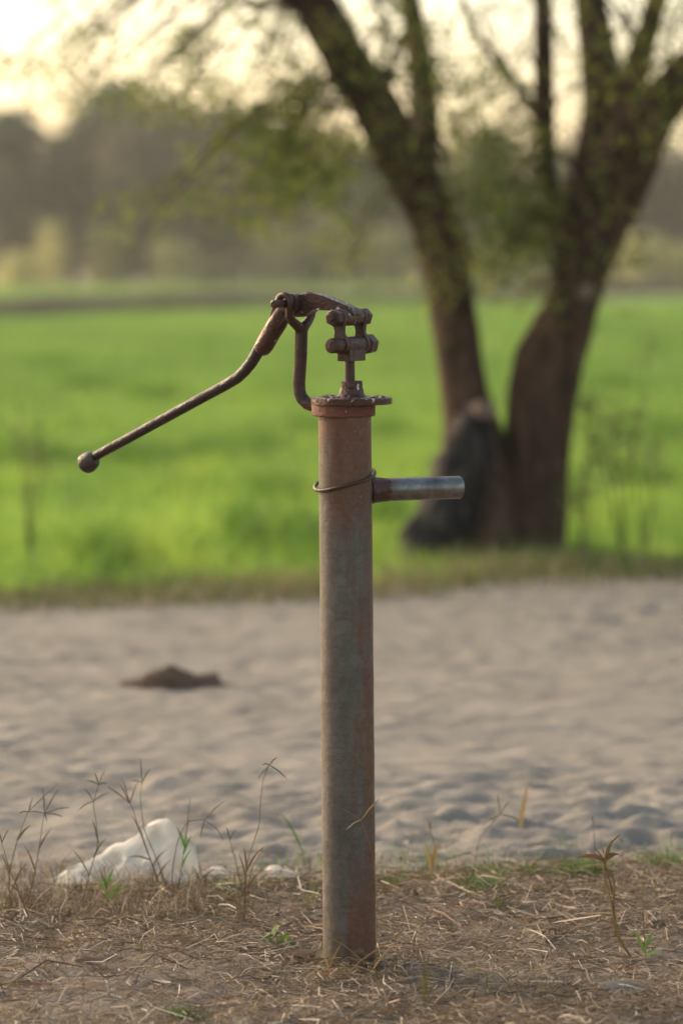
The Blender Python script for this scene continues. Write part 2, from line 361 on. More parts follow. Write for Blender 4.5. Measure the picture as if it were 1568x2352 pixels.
# litter of dry straw on the verge
def straws(n, xr, yr, lmin, lmax, wmin, wmax, hmax, edge=True):
    x = rng.uniform(-xr, xr, n); y = rng.uniform(yr[0], yr[1], n)
    if edge:
        e = near_edge(x)+.06*fbm(x, y, 3, 2)*2
        keep = (y < e-.02) | (rng.random(n) < np.exp(-(y-e)*5)*.22)
        den = .42+1.25*fbm(x, y, 2.6, 3)+.25
        keep &= rng.random(n) < np.clip(den, .16, 1)
        x, y = x[keep], y[keep]
    n = len(x); z = np.where(y < near_edge(x), hz_verge(x, y), hz_road(x, y)+.004)+rng.random(n)**2*hmax
    L_ = rng.uniform(lmin, lmax, n)*(.5+rng.random(n)); a = rng.random(n)*6.283; til = rng.normal(0, .16, n)
    d = np.stack([np.cos(a)*np.cos(til), np.sin(a)*np.cos(til), np.sin(til)], -1)
    ro = rng.random(n)*6.283; p = np.stack([-np.sin(a), np.cos(a), np.zeros(n)], -1); q = np.cross(d, p)
    s = p*np.cos(ro)[:, None]+q*np.sin(ro)[:, None]
    bend = q*(rng.normal(0, .12, n)*L_)[:, None]+p*(rng.normal(0, .15, n)*L_)[:, None]
    w = rng.uniform(wmin, wmax, n)[:, None]/2; c = np.stack([x, y, z], -1); V = []
    for t in (-.5, 0, .5):
        cc = c+d*(L_*t)[:, None]+bend*(1-4*t*t); ww = w*(1 if t == 0 else .6); V += [cc-s*ww, cc+s*ww]
    V = np.stack(V, 1); o = np.arange(n)[:, None]*6
    return V.reshape(-1, 3), np.concatenate([o+np.array([[0, 1, 3, 2]]), o+np.array([[2, 3, 5, 4]])], 1).reshape(-1, 4)
V1, Q1 = straws(90000, 1.15, (3.9, 6.1), .012, .05, .0008, .0022, .018)
V2, Q2 = straws(3600, 1.15, (3.9, 6.0), .04, .11, .0014, .0034, .025)
V3, Q3 = straws(26000, 3.2, (3.9, 6.4), .03, .09, .001, .003, .02)
tag(npobj('dry_straw', np.concatenate([V1, V2, V3]), np.concatenate([Q1, Q2+len(V1), Q3+len(V1)+len(V2)]), M_straw), 'matted brown dry straw lying over the bare soil round the foot of the pump', 'straw', kind='stuff')
n = 1500; x = rng.uniform(-1.3, 1.3, n); y = rng.uniform(4.0, 6.0, n); k = y < near_edge(x)+.1; x, y = x[k], y[k]
V, Q = cards(np.stack([x, y, hz_verge(x, y)+.006+.006*rng.random(len(x))], -1), rng.uniform(.003, .008, len(x)), 2.0)
tag(npobj('leaf_litter', V, Q, M_litter, smooth=False), 'small broken pale and brown leaf chips strewn through the straw', 'leaf litter', kind='stuff')
# short stubble
def stubble(n, xr, h0, h1, w0, w1, keepf, lean=.5):
    x = rng.uniform(-xr, xr, n); y = rng.uniform(4.0, 6.1, n); k = keepf(x, y); x, y = x[k], y[k]
    h = rng.uniform(h0, h1, len(x)); return blades(np.stack([x, y, hz_verge(x, y)-.002], -1), h, rng.uniform(w0, w1, len(x)), h*lean*rng.random(len(x))*2, 3)
V, Q = stubble(11000, 1.5, .010, .040, .001, .003, lambda x, y: (y < near_edge(x)+.03) & (rng.random(len(x)) < np.clip(.35+1.6*fbm(x, y, 3.1, 2), .05, 1)))
tag(npobj('grass_stubble', V, Q, M_drygrass), 'short browning grass stubble standing up through the straw', 'grass', kind='stuff')
V, Q = stubble(20000, 1.4, .012, .046, .001, .0028, lambda x, y: (np.abs(y-near_edge(x)+.02) < .16) & (rng.random(len(x)) < np.clip(.12+1.8*fbm(x, y, 2.3, 2)+.18*(x > .1), .0, 1)))
tag(npobj('verge_grass', V, Q, M_green), 'thin fresh green grass sprouting along the edge of the sandy track', 'grass', kind='stuff')

def seedlings(n, x0, x1, y0, y1, h0, h1, mat, name, label):
    px = rng.uniform(x0, x1, n); py = rng.uniform(y0, y1, n); y = CH*F/(py-HY); x = (px-784)*y/F
    h = rng.uniform(h0, h1, n); V, Q = blades(np.stack([x, y, hz_verge(x, y)-.002], -1), h, rng.uniform(.0010, .0024, n), h*rng.uniform(.1, .9, n), 4)
    tag(npobj(name, V, Q, mat), label, 'grass', kind='stuff')
seedlings(700, -200, 640, 2025, 2130, .015, .065, M_drygrass, 'sparse_grass', 'thin reddish and green grass shoots in front of the plastic sheet')
seedlings(420, 860, 1800, 1985, 2090, .012, .045, M_drygrass, 'sparse_grass', 'thin browning grass shoots along the sand edge right of the pump')
seedlings(1700, -200, 480, 2000, 2120, .02, .08, M_straw, 'fine_dry_grass', 'fine pale dry grass standing among the shoots on the left verge')
seedlings(900, -200, 1800, 2230, 2420, .010, .030, M_strawstem, 'pale_stubble', 'pale upright straw stubble across the nearest ground')
# ------------------------------------------------------------------ wheat
def wheat(n, y0, y1, power, margin, hs, ws, name, mat, label, xm=1.25, extra=3.0):
    y = y0+(y1-y0)*rng.random(n)**power; xw = y*784/F*xm+extra*rng.random(n)**2
    x = rng.uniform(-1, 1, n)*xw; k = (y > far_edge(x)+margin+1.0*vnoise(x*1.7, y*.8)+.35*vnoise(x*7, y*5)*(y < 15)) & (np.abs(y-bank_y(x)) > 2.2) & ((y > bank_y(x)) | (y0 < 60)) & ((y0 != 12) | (rng.random(n) < (y-12)/13)) & ((y1 != 32) | (rng.random(n) < (32-y)/8)); x, y = x[k], y[k]; n = len(x)
    h = (hs[0]+(hs[1]-hs[0])*rng.random(n))*np.clip(.45+(y-far_edge(x)-margin)*.5, .45, 1)*(1+1.1*fbm(x, y, .9, 2)); w = rng.uniform(*ws, n)*(y/12)**.55
    V, Q = blades(np.stack([x, y, np.zeros(n)-.01], -1), h, w, h*rng.random(n)*.75, 2)
    tag(npobj(name, V, Q, mat), label, 'crop', kind='stuff')
wheat(95000, 10.4, 32, 2.0, .38, (.09, .17), (.004, .008), 'young_wheat', M_wheat, 'bright backlit young wheat in the near part of the field beyond the track')
wheat(110000, 12, 82, 1.7, .5, (.13, .20), (.008, .014), 'wheat_field', M_wheatfar, 'mid green wheat filling the field back to the brown earth bank')
wheat(20000, 66, 139, 1.0, .5, (.10, .18), (.012, .03), 'far_wheat', M_wheatfar, 'narrow strip of green crop beyond the brown earth bank')
cl = [(300, 1052, 46), (360, 1070, 34), (600, 1036, 50), (470, 1046, 36), (545, 1050, 40), (640, 1146, 60), (1160, 1012, 40), (1490, 1112, 46), (90, 1060, 60), (20, 1050, 40), (880, 1000, 46), (1440, 1010, 60), (1540, 1000, 40), (700, 1250, 46), (560, 1240, 30), (240, 1290, 50), (880, 1190, 40), (200, 880, 60), (350, 905, 50), (620, 890, 60), (900, 800, 60), (450, 790, 60), (120, 830, 60), (1400, 880, 50), (1500, 790, 70), (700, 990, 40)]
xs_, ys_ = [], []
for cx_, cy_, w_ in cl:
    yy_ = GY(cy_+14); xs_.append((cx_-784)*yy_/F+rng.normal(0, .6, 420)*w_*yy_/F); ys_.append(yy_+rng.normal(0, .28, 420))
xs_ = np.concatenate(xs_); ys_ = np.concatenate(ys_); hh_ = rng.uniform(.12, .24, len(xs_)); V, Q = blades(np.stack([xs_, ys_, xs_*0], -1), hh_, rng.uniform(.006, .013, len(xs_)), hh_*rng.random(len(xs_))*.8, 2)
tag(npobj('dark_wheat_clumps', V, Q, M_wheatdark), 'darker blue-green clumps standing a little taller in the wheat', 'crop', kind='stuff')
# weeds on the field edge
n = 10000; x = rng.uniform(-3.2, 3.4, n); y = far_edge(x)+rng.normal(.20, .26, n)+.5*vnoise(x*1.3, x*0+4); k = y > far_edge(x)-.30; x, y = x[k], y[k]; n = len(x)
h = rng.uniform(.02, .10, n)*(1+1.8*fbm(x, y, 1.3, 2)); V, Q = blades(np.stack([x, y, np.full(n, -.012)], -1), h, rng.uniform(.003, .009, n), h*rng.random(n), 2)
tag(npobj('edge_weeds', V, Q, M_weed), 'low brown and olive weeds along the border between sand and field', 'weeds', kind='stuff')

# ------------------------------------------------------------------ hand pump
Y0 = 5.0; U = Y0/F                                  # metres per picture unit at the pump
PH = R(30); AX = Vector((math.sin(PH), math.cos(PH), 0)); LD = Vector((-math.cos(PH), math.sin(PH), 0))
X0 = P(803, 850, Y0).x
def LP(px, py, off=0.):                             # point of the lever's vertical plane seen at (px,py), shifted by off units along the pin axis
    k = (px-784)/F; o = off*U
    Y = (o+Y0*math.cos(PH)+X0*math.sin(PH))/(math.cos(PH)+k*math.sin(PH))
    return P(px, py, Y)
def LO(px, py, off):                                # same, but the pixel is that of the mid plane
    return LP(px, py)+AX*(off*U)
Z1 = lambda zx, zy: (574.2+zx*.2197, 648.8+zy*.2197)
B = P(803, 2215, Y0); B.z = 0
pump = tag(empty('hand_pump', B), 'rusty iron hand pump with raised lever, standing in dry grass', 'hand pump')
def part(name, mb, mat, parent=pump, **k): return obj(name, mb, mat, parent, base=B, **k)

m = MB(); pts = []; a, b = P(803.2, 2260, Y0), P(791.5, 948, Y0)
m.tube([a.lerp(b, t/30) for t in range(31)], [60.8*U*(1+.004*math.sin(t*1.7)) for t in range(31)], 64)
part('barrel', m, M_barrel)
C = P(788.5, 940, Y0); up = Vector((-.012, 0, 1)).normalized()
m = MB(); m.lathe(C, up, [(-15*U, 64*U), (-15*U, 71*U), (-13*U, 73*U), (14*U, 73.5*U), (17*U, 72*U)], 48, wob=.006)
part('collar', m, M_rustred)
C2 = P(807, 919, Y0)
m = MB(); m.lathe(C2, Vector((.012, 0, 1)), [(-9*U, 89*U), (-8*U, 93*U), (5*U, 93.5*U), (7*U, 91*U), (7.5*U, 60*U), (9*U, 40*U), (8*U, 1*U)], 64, wob=.012)
plate = part('top_plate', m, M_rustspeck)
m = MB()                                            # scale and dirt lying on the plate, part of its casting
for k in range(70):
    a_ = random.uniform(0, 6.28); r_ = random.uniform(28, 80)*U; s_ = random.uniform(3, 8)*U
    m.lathe(C2+Vector((math.cos(a_)*r_, math.sin(a_)*r_, 7*U)), (0, 0, 1), [(0, s_), (s_*.35, s_*.7), (s_*.5, s_*.2)], 7, wob=.5)
part('crust', m, M_rustspeck, parent=plate)
Cg = P(807.5, 912, Y0)
m = MB(); m.lathe(Cg, (0, 0, 1), [(-3*U, 45*U), (2*U, 36*U), (7*U, 29*U), (20*U, 27*U), (22*U, 24.5*U)], 32, wob=.03)
m.lathe(Cg, (0, 0, 1), [(22*U, 25*U), (36*U, 25*U), (38*U, 23*U), (38*U, 15*U), (30*U, 14*U)], 32, wob=.02)
part('gland', m, M_rustspeck)
m = MB(); m.tube([P(803.5, 890, Y0), P(802.5, 825, Y0)], 11.7*U, 24)
part('piston_rod', m, M_rust)
# clevis block: horizontal barrel and square block below
LC = P(807, 792, Y0)
Lc = LO(807, 792, 0)
m = MB(); m.lathe(Lc, AX, [(-40*U, 17*U), (-38*U, 19.5*U), (38*U, 19.5*U), (40*U, 17*U)], 28)
cw = 16.5*U; zt, zb = 6*U, -37*U
q = [Lc+LD*sx*cw+Vector((0, 0, sz)) for sx, sz in ((-1, zb), (1, zb), (1, zt), (-1, zt))]
m.slab(q, AX*37*U)
part('clevis_block', m, M_rust, bevel=.0015)
# links
def circ(c, r, a0, a1, n=9): return [c+LD*(-math.cos(R(a0+(a1-a0)*i/n)))*r+Vector((0, 0, math.sin(R(a0+(a1-a0)*i/n))))*r for i in range(n+1)]
Uc = LO(802, 729, 0)
def link_outline(off):
    u_, l_ = Uc+AX*off*U, Lc+AX*off*U; mid = (u_+l_)/2
    o = circ(u_, 20*U, -35, 215, 14)+[mid+LD*12*U+Vector((0, 0, 2*U)), mid+LD*12*U-Vector((0, 0, 3*U))]+circ(l_, 21*U, 145, 395, 14)+[mid-LD*12*U-Vector((0, 0, 3*U)), mid-LD*12*U+Vector((0, 0, 2*U))]
    return o
for s_ in (-1, 1):
    m = MB(); m.slab(link_outline(s_*48), AX*6.5*U); part('link', m, M_rust, bevel=.002, seg=3)
# bolts
def bolt(c, left, right, nm='bolt'):
    m = MB(); m.lathe(c, AX, [(-92*U, 8*U), (-90*U, 9.5*U), (88*U, 9.5*U), (90*U, 8*U)], 20); bo = part(nm, m, M_rust)
    for kind, side in ((left, -1), (right, 1)):
        m = MB(); ax = AX*side
        if kind == 'hex': m.lathe(c+ax*55*U, ax, [(0, 18*U), (2*U, 21.5*U), (19*U, 21.5*U), (22*U, 18*U), (22*U, 8*U)], 6, rot=.3)
        if kind == 'hexend': m.lathe(c+ax*55*U, ax, [(0, 17*U), (2*U, 20*U), (22*U, 20*U), (25*U, 17*U), (25*U, 8*U)], 6, rot=.1)
        if kind == 'round': m.lathe(c+ax*55*U, ax, [(0, 15*U), (2*U, 17.5*U), (36*U, 17.5*U), (40*U, 15*U), (41.5*U, 9*U), (42*U, 1*U)], 20, wob=.05)
        if kind == 'bighex': m.lathe(c+ax*58*U, ax, [(0, 20*U), (2*U, 24*U), (30*U, 24*U), (35*U, 20*U), (36*U, 8*U)], 6, rot=.25)
        part('nut' if 'hex' in kind else 'bolt_head', m, M_rust, parent=bo, bevel=.0012)
bolt(Uc, 'hexend', 'hex'); bolt(Lc, 'round', 'bighex')
# lever: cast arm from the knuckle over the pivot down to the handle socket
lz = [(232, 420), (262, 300), (300, 205), (380, 160), (470, 145), (560, 124), (640, 114), (710, 114), (800, 140), (900, 180), (1000, 222), (1085, 262), (1120, 330), (1090, 420), (1030, 445), (965, 400), (930, 320), (860, 292), (780, 290), (700, 282), (650, 310), (600, 352), (520, 362), (440, 345), (375, 415), (325, 480), (270, 480)]
m = MB(); m.slab([LP(*Z1(x_, y_)) for x_, y_ in lz], AX*17*U)
m.lathe(Uc, AX, [(-40*U, 17*U), (-38*U, 19.5*U), (38*U, 19.5*U), (40*U, 17*U)], 28)
PC = LO(681, 697, 0)
m.lathe(PC, AX, [(-38*U, 21*U), (-36*U, 24*U), (36*U, 24*U), (38*U, 21*U)], 28)
m.tube([LP(598, 812), LP(601, 804), LP(609, 791), LP(622, 768), LP(637, 742), LP(651, 716), LP(660, 700)], [v_*U for v_ in (13, 19.5, 21.5, 22, 22.5, 22, 19)], 16, wob=.07)
for k in range(40):                                  # lumps of the rough casting
    zx, zy = (random.uniform(480, 1000), 0)
    if zy == 0: p = LO(*Z1(zx, 118+max(0, zx-700)*.36), random.uniform(-14, 14))
    else: p = LO(*Z1(zx+random.uniform(-30, 30), 760-(zx-100)*1.9), random.choice([-16, 16]))
    s_ = random.uniform(2, 4.5)*U; m.lathe(p-Vector((0, 0, s_*.75)), (random.uniform(-.3, .3), random.uniform(-.3, .3), 1), [(0, s_*1.4), (s_*.5, s_*1.1), (s_*.8, s_*.3)], 8, wob=.35)
lever = part('lever', m, M_rustspeck, bevel=.0055, seg=4)
# handle rod with its knob
hp = [(219, 1048), (300, 1004), (380, 960), (460, 916), (520, 883.5), (545, 868), (563, 851), (578, 832), (592, 808), (604, 785)]
m = MB(); m.tube([LP(*p) for p in hp], [11.3*U*(1+.034*i) for i in range(len(hp))], 24)
hd = part('handle', m, M_handle)
ba = (LP(203, 1062)-LP(230, 1045)).normalized(); m = MB()
K = LP(203, 1062)
m.lathe(K, ba, [(-24*U, 15*U), (-19*U, 20*U), (-9*U, 23.5*U), (2*U, 25.5*U), (12*U, 24*U), (20*U, 15*U), (24*U, 5*U)], 22, wob=.08)
part('knob', m, M_knob, parent=hd)
# fork: bent bar from collar, splitting into two eyes round the pin
fk = [(742, 935), (722, 932), (706, 927), (694, 915), (688, 900), (686.5, 880), (688.5, 850), (690.5, 820), (691.5, 790), (692, 762), (692.3, 748)]
m = MB(); m.tube([LP(*p) for p in fk], [15*U]*len(fk), 20)
fork = part('fork', m, M_rust)
for s_ in (-1, 1):
    o_ = 56*s_; c_ = PC+AX*o_*U
    path = [LO(692, 762, 0), LO(692+.5*s_*2, 750, 12*s_), LO(690, 738, 36*s_), LO(690, 726, 50*s_)]
    for a_ in range(-40, 236, 23):
        aa = R(a_); path.append(c_-LD*math.cos(aa)*17*U+Vector((0, 0, math.sin(aa)*17*U+3*U)))
    m = MB(); m.tube(path, [13*U, 12*U, 10.5*U, 9*U]+[7.8*U]*(len(path)-4), 12); part('fork_arm', m, M_rust, parent=fork)
m = MB(); m.lathe(PC, AX, [(-106*U, 6*U), (-103*U, 9*U), (95*U, 9*U), (98*U, 6*U)], 20, wob=.03); m.lathe(PC, AX, [(86*U, 8*U), (87*U, 14*U), (98*U, 14*U), (100*U, 9*U)], 8)
part('pivot_pin', m, M_rust)
# spout
sd = Vector((math.cos(R(24)), math.sin(R(24)), -.004)); S0 = P(822, 1127.5, Y0)+Vector((0, .01, 0)); ln = 238*U/math.cos(R(24))
m = MB(); r_ = 26.8*U
m.lathe(S0, sd, [(0, r_), (ln-1.5*U, r_), (ln, r_-1*U), (ln, r_-4*U), (ln-120*U, r_-4*U)], 40)
sp = part('spout', m, M_spout)
m = MB(); m.lathe(S0, sd, [(26*U, 32*U), (36*U, 31.5*U), (42*U, 29.5*U), (54*U, 28*U), (66*U, 27.4*U), (74*U, 26.9*U)], 36, wob=.08)
part('weld_collar', m, M_rust, parent=sp)
# wire loop tied round the barrel
m = MB(); pts = []
for k in range(49):
    a_ = 2*math.pi*k/48; rx, ry = 69, 66
    zz = 1103-17*math.cos(a_)+15*math.sin(a_)+2*math.sin(3*a_)
    pts.append(P(791.5+rx*math.cos(a_), zz, Y0-ry*U*math.sin(a_)))
m.tube(pts, 4.3*U, 8)
part('wire_loop', m, M_rust)

# ------------------------------------------------------------------ white plastic sheet
prof = [(118, 2034), (130, 2016), (158, 1990), (175, 1984), (195, 1981), (222, 1968), (247, 1948), (275, 1934), (303, 1925), (318, 1912), (330, 1899), (348, 1888), (364, 1880), (384, 1879), (396, 1890), (408, 1903), (424, 1915), (438, 1925), (448, 1942), (451, 1965), (447, 1984), (456, 2000), (460, 2030)]
def plastic(name, prof, base_py, label, nv=9, depth=.11, wr=1.0, seed=0.):
    Yb = GY(base_py); px = np.linspace(prof[0][0], prof[-1][0], max(10, int((prof[-1][0]-prof[0][0])/15)))
    top = np.interp(px, [p[0] for p in prof], [p[1] for p in prof]); H0 = (base_py-top)*Yb/F; hn = H0/H0.max()
    D = depth*(.12+.88*hn); zb = float(max(0, hz_verge((np.mean(px)-784)*Yb/F, Yb)))*.6+.003
    V = []
    for j in range(nv+1):
        v = (0, .1, .2, .3, .4, .5, .57, .62, .72, .9)[j]          # 0 front foot .. .62 ridge .. 1 back foot
        if v < .62: t = v/.62; zz = t**.85; yy = D*t*.62
        else: t = (v-.62)/.38; zz = 1-.38*t; yy = D*(.62+.20*t)
        H = np.maximum(CH-(top-HY)*(Yb+D*.62)/F-zb, .004)
        q = px*.020+seed
        w = wr*H.max()*(.30*np.abs(fbm(q+v*.9, q*0+v*1.2, 1.3, 1))+.22*np.abs(fbm(q-v*1.4+5, q*0+v*2, 2.1, 1))+.05*fbm(px*.12, q*0+v*9, 1., 2)-.06)*(1-zz*.6)
        x = (px-784)*(Yb+yy)/F+(rng.random(len(px))-.5)*.008; w = w+(rng.random(len(px))-.5)*.42*np.minimum(H, .05)*wr*(1-.5*(abs(v-.62) < .06))
        V.append(np.stack([x+w*.3, Yb+yy-w*.7, np.maximum(H*zz+w*.5*min(1, 4*zz+.1)*(1-zz)+(rng.random(len(px))-.5)*.10*np.minimum(H, .06)*(v > .05), 0)+zb], -1))
    V = np.array(V); nx = len(px); i = np.arange(nx-1)[None]+np.arange(nv)[:, None]*nx
    base = V[0, nx//2].copy()
    o = npobj(name, V, np.stack([i, i+1, i+1+nx, i+nx], -1), M_plastic, base=base, smooth=False)
    o.data.polygons.foreach_set('use_smooth', [False]*len(o.data.polygons)) if 0 else None
    return tag(o, label, 'plastic sheet')
plastic('plastic_sheet', prof, 2032, 'large crumpled white plastic sheet heaped to a peak on the left verge', depth=.20, wr=1.5)
plastic('plastic_scrap', [(452, 2022), (462, 2003), (478, 1998), (490, 1991), (503, 1989), (516, 1994), (520, 2006), (532, 2012), (545, 2024)], 2022, 'small crumpled white plastic scrap just right of the large sheet', 9, .07, 1., 5.)
plastic('plastic_scrap', [(573, 2026), (590, 2014), (608, 2009), (614, 1990), (630, 1984), (645, 1990), (652, 2000), (668, 1996), (682, 2010), (688, 2022)], 2024, 'dirty off-white plastic scrap nearest the pump barrel', 9, .07, 1., 9.)

# ------------------------------------------------------------------ dung clod on the sand
def lump(name, cx, cy, w, h, d, mat, label, cat, seed, prof=None, flat=.0):
    Yc = GY(cy); c = P(cx, cy, Yc); c.z = float(hz_road(c.x, c.y)) if c.y > near_edge(c.x) else float(hz_verge(c.x, c.y))
    u, v = 40, 16; V = []
    for j in range(v+1):
        th = math.pi/2*j/v
        for i in range(u):
            a = 2*math.pi*i/u; x = math.cos(a)*math.cos(th); y = math.sin(a)*math.cos(th); z = math.sin(th)
            k = 1+.6*float(fbm(x*1.2+seed+z, y*1.2+seed, 1.6, 3))+(.5*float(fbm(x*7+seed, y*4+z*3, 1., 2)) if prof else 0)
            hh = np.interp(x, [p[0] for p in prof], [p[1] for p in prof]) if prof else 1
            V.append((c.x+x*w/2*k, c.y+y*d/2*k, c.z-.006+z*h*k*hh))
    Q = [(j*u+i, j*u+(i+1) % u, (j+1)*u+(i+1) % u, (j+1)*u+i) for j in range(v) for i in range(u)]
    return tag(npobj(name, V, Q, mat, base=tuple(c)), label, cat)
lump('dung_clod', 402, 1564, .262, .050, .10, M_clod, 'dark brown dried dung clod lying alone on the sandy track', 'dung', 2.3,
     [(-1, .75), (-.86, .7), (-.72, .30), (-.55, .6), (-.4, .85), (-.24, 1.05), (-.1, 1.1), (.08, .85), (.25, .65), (.42, .6), (.6, .68), (.8, .4), (1, .2)])
lump('stone', 3, 1352, .05, .03, .05, M_stone, 'grey stone cut by the left edge where sand meets field', 'stone', 4.)
lump('stone', 1505, 2135, .030, .016, .02, M_stone, 'brown stone on the verge by the right edge', 'stone', 7.)
lump('clod', 14, 1694, .022, .014, .02, M_clod, 'small dark clod on the sand near the left edge', 'clod', 9.)
lump('clod', 1249, 1893, .016, .012, .014, M_clod, 'small dark crumb on the near sand right of the pump', 'clod', 11.)
lump('clod', 1424, 1905, .014, .010, .014, M_clod, 'dark crumb at the sand edge beside the upright thin stem', 'clod', 12.)

# ------------------------------------------------------------------ grass plants on the verge
def gz(p): return float(hz_verge(p.x, p.y))
def plant(label, stems, mat, heads=(), leaves=(), seedmat=None, leafmat=None, dy=0., rr=.0010, group='wild grass plants on the verge'):
    """stems: polylines in picture units; heads: (x,y,[(tipx,tipy)..]); leaves: (x,y,tipx,tipy,width)"""
    b0 = stems[0][0]; Y = GY(b0[1])+dy; base = P(b0[0], b0[1], Y)
    m = MB()
    for st in stems:
        pts = []
        for i in range(len(st)-1):
            for k in range(4):
                t = k/4; pts.append(P(st[i][0]*(1-t)+st[i+1][0]*t, st[i][1]*(1-t)+st[i+1][1]*t, Y+.01*math.sin(i*2.1+t+len(stems))))
        pts.append(P(st[-1][0], st[-1][1], Y))
        for k in range(1, len(pts)-1): pts[k] = (pts[k-1]+pts[k]*2+pts[k+1])/4
        m.tube(pts, [rr*(1-.45*i/len(pts)) for i in range(len(pts))], 5)
    root = tag(obj('grass_plant', m, mat, base=base), label, 'grass plant', group)
    if heads:
        m = MB()
        for hx, hy, tips in heads:
            for tx, ty in tips:
                a = P(hx, hy, Y); b = P(tx, ty, Y+random.uniform(-.02, .02)); mid = (a+b)/2+Vector((0, 0, .0025))
                m.tube([a, a.lerp(mid, .5), mid, mid.lerp(b, .5), b], [.0006, .0010, .0011, .0009, .0004], 5)
        obj('seed_head', m, seedmat or mat, root, base=base)
    if leaves:
        for lx, ly, tx, ty, w in leaves:
            m = MB(); a = P(lx, ly, Y); b = P(tx, ty, Y+random.uniform(-.02, .02)); l = (b-a).length
            s = Vector((math.cos(random.uniform(-.8, .8)), .5, random.uniform(-.3, .3))).cross((b-a).normalized()); s = (b-a).normalized().cross(Vector((.3, 1, .2))).normalized()
            pts = [a.lerp(b, t/6)+Vector((0, 0, l*.10*math.sin(math.pi*t/6))) for t in range(7)]
            m.blade(pts, w*U, s); obj('leaf_blade', m, leafmat or mat, root, base=base)
    return root
RL, OL, ST, GR, DG = M_reddish, M_olive, M_strawstem, M_green, M_drygrass
plant('tallest arching grass stem with three drooping fingers, between plastic and pump', [[(560, 2125), (563, 2050), (567, 1985), (580, 1940), (596, 1895), (599, 1830), (604, 1790), (619, 1756)]], OL,
      [(619, 1757, [(592, 1789), (658, 1788), (601, 1757), (636, 1740), (606, 1780)])], [(566, 2000, 605, 1945, 6), (563, 2010, 548, 1960, 5), (563, 2060, 590, 2010, 5)], leafmat=RL)
plant('reddish grass with spreading seed fingers in front of the white sheet', [[(372, 2050), (340, 1960), (318, 1900), (303, 1850), (293, 1835)], [(376, 2052), (352, 1990), (322, 1905)]], RL,
      [(298, 1845, [(246, 1806), (283, 1793), (318, 1791), (275, 1800), (308, 1822)])], [(320, 1905, 332, 1935, 7), (330, 1930, 300, 1870, 6), (345, 1975, 290, 1970, 6), (350, 1990, 385, 1950, 5), (360, 2020, 392, 1975, 6)])
plant('thin stem with one long slanting spike above the plastic peak', [[(392, 2070), (366, 1985), (330, 1905), (322, 1830), (327, 1797)]], OL, [(327, 1797, [(323, 1743), (346, 1766), (300, 1795)])])
plant('grass stem with three-fingered head left of the plastic peak', [[(186, 2086), (205, 2010), (226, 1940), (222, 1890), (214, 1845), (227, 1802)]], OL,
      [(227, 1802, [(218, 1775), (242, 1768), (195, 1793), (246, 1799)]), (215, 1840, [(178, 1862), (195, 1812), (250, 1820)])], [(226, 1935, 212, 1880, 6), (205, 2010, 165, 1950, 5), (215, 1970, 245, 1925, 5)])
plant('grass stem with star-shaped head at far left', [[(60, 2090), (80, 2010), (92, 1940), (100, 1880), (103, 1868)]], RL, [(103, 1868, [(100, 1812), (145, 1876), (60, 1865), (162, 1854), (108, 1886), (135, 1812)])], [(82, 2000, 55, 1940, 6), (90, 1950, 118, 1905, 5)])
plant('bent grass stem crossing the left border with forked tip', [[(28, 2100), (20, 2010), (40, 1930), (62, 1872), (72, 1850)]], OL, [(66, 1865, [(76, 1832), (44, 1868), (134, 1801)])], [(40, 1930, 72, 1895, 8), (22, 2010, 4, 1960, 6), (24, 2050, 50, 2010, 5)])
plant('lowest leaning reddish grass at the left border', [[(75, 2130), (45, 2050), (20, 1990), (2, 1925)]], RL, [(6, 1935, [(-6, 1900), (20, 1905)])], [(45, 2050, 20, 2030, 5), (35, 2025, 60, 1985, 5)])
plant('green-tipped grass sprig in front of the right flank of the white sheet', [[(408, 2060), (418, 1990), (425, 1940), (431, 1885), (437, 1833)]], OL, [(425, 1935, [(405, 1900), (434, 1880)])], [(425, 1945, 410, 1912, 11), (422, 1960, 440, 1920, 8), (418, 1990, 440, 1950, 6)], leafmat=GR)
plant('arching stem bowing right of the white sheet', [[(400, 2080), (395, 2000), (408, 1930), (430, 1885), (470, 1882), (500, 1905), (513, 1930)]], RL, [(470, 1882, [(515, 1840), (460, 1925)])])
plant('orange-brown grass tuft right of the white sheet', [[(565, 2080), (562, 2010), (566, 1970)], [(568, 2080), (575, 2000), (604, 1945)], [(562, 2080), (545, 1990), (528, 1930)]], RL, [(528, 1930, [(520, 1900), (540, 1905)])], [(566, 1990, 560, 1945, 6), (568, 2040, 600, 2000, 6)])
plant('single slender green blade slanting beside the pump, over sand', [[(700, 1990), (690, 1945), (668, 1900), (646, 1868)]], M_olive, (), [(692, 1950, 646, 1868, 6)], leafmat=GR)
plant('short green-stemmed grass amid the stubble under the white sheet', [[(250, 2100), (245, 2040), (240, 1990)]], OL, (), [(245, 2040, 232, 2005, 11), (246, 2035, 262, 1995, 9), (248, 2060, 200, 2000, 5), (249, 2060, 290, 2010, 5), (250, 2070, 310, 2030, 5)], leafmat=GR)
plant('tall golden forked grass with crossed leaves, right of the pump', [[(1452, 2205), (1415, 2146), (1400, 2060), (1384, 2005), (1393, 1945), (1420, 1918)], [(1415, 2150), (1408, 2085), (1410, 2020), (1386, 1990), (1404, 1930)]], ST,
      (), [(1388, 1975, 1324, 1970, 15), (1390, 1972, 1420, 1962, 15), (1388, 1985, 1362, 1945, 5), (1386, 1960, 1376, 1935, 5), (1408, 2060, 1390, 2000, 6)], leafmat=RL, rr=.0023)
plant('short straw-coloured stalk nearest the right border', [[(1483, 2215), (1478, 2140), (1476, 2090), (1472, 2040)]], ST, (), [(1480, 2180, 1500, 2140, 9), (1479, 2190, 1450, 2130, 7), (1482, 2200, 1515, 2185, 7)], leafmat=GR)
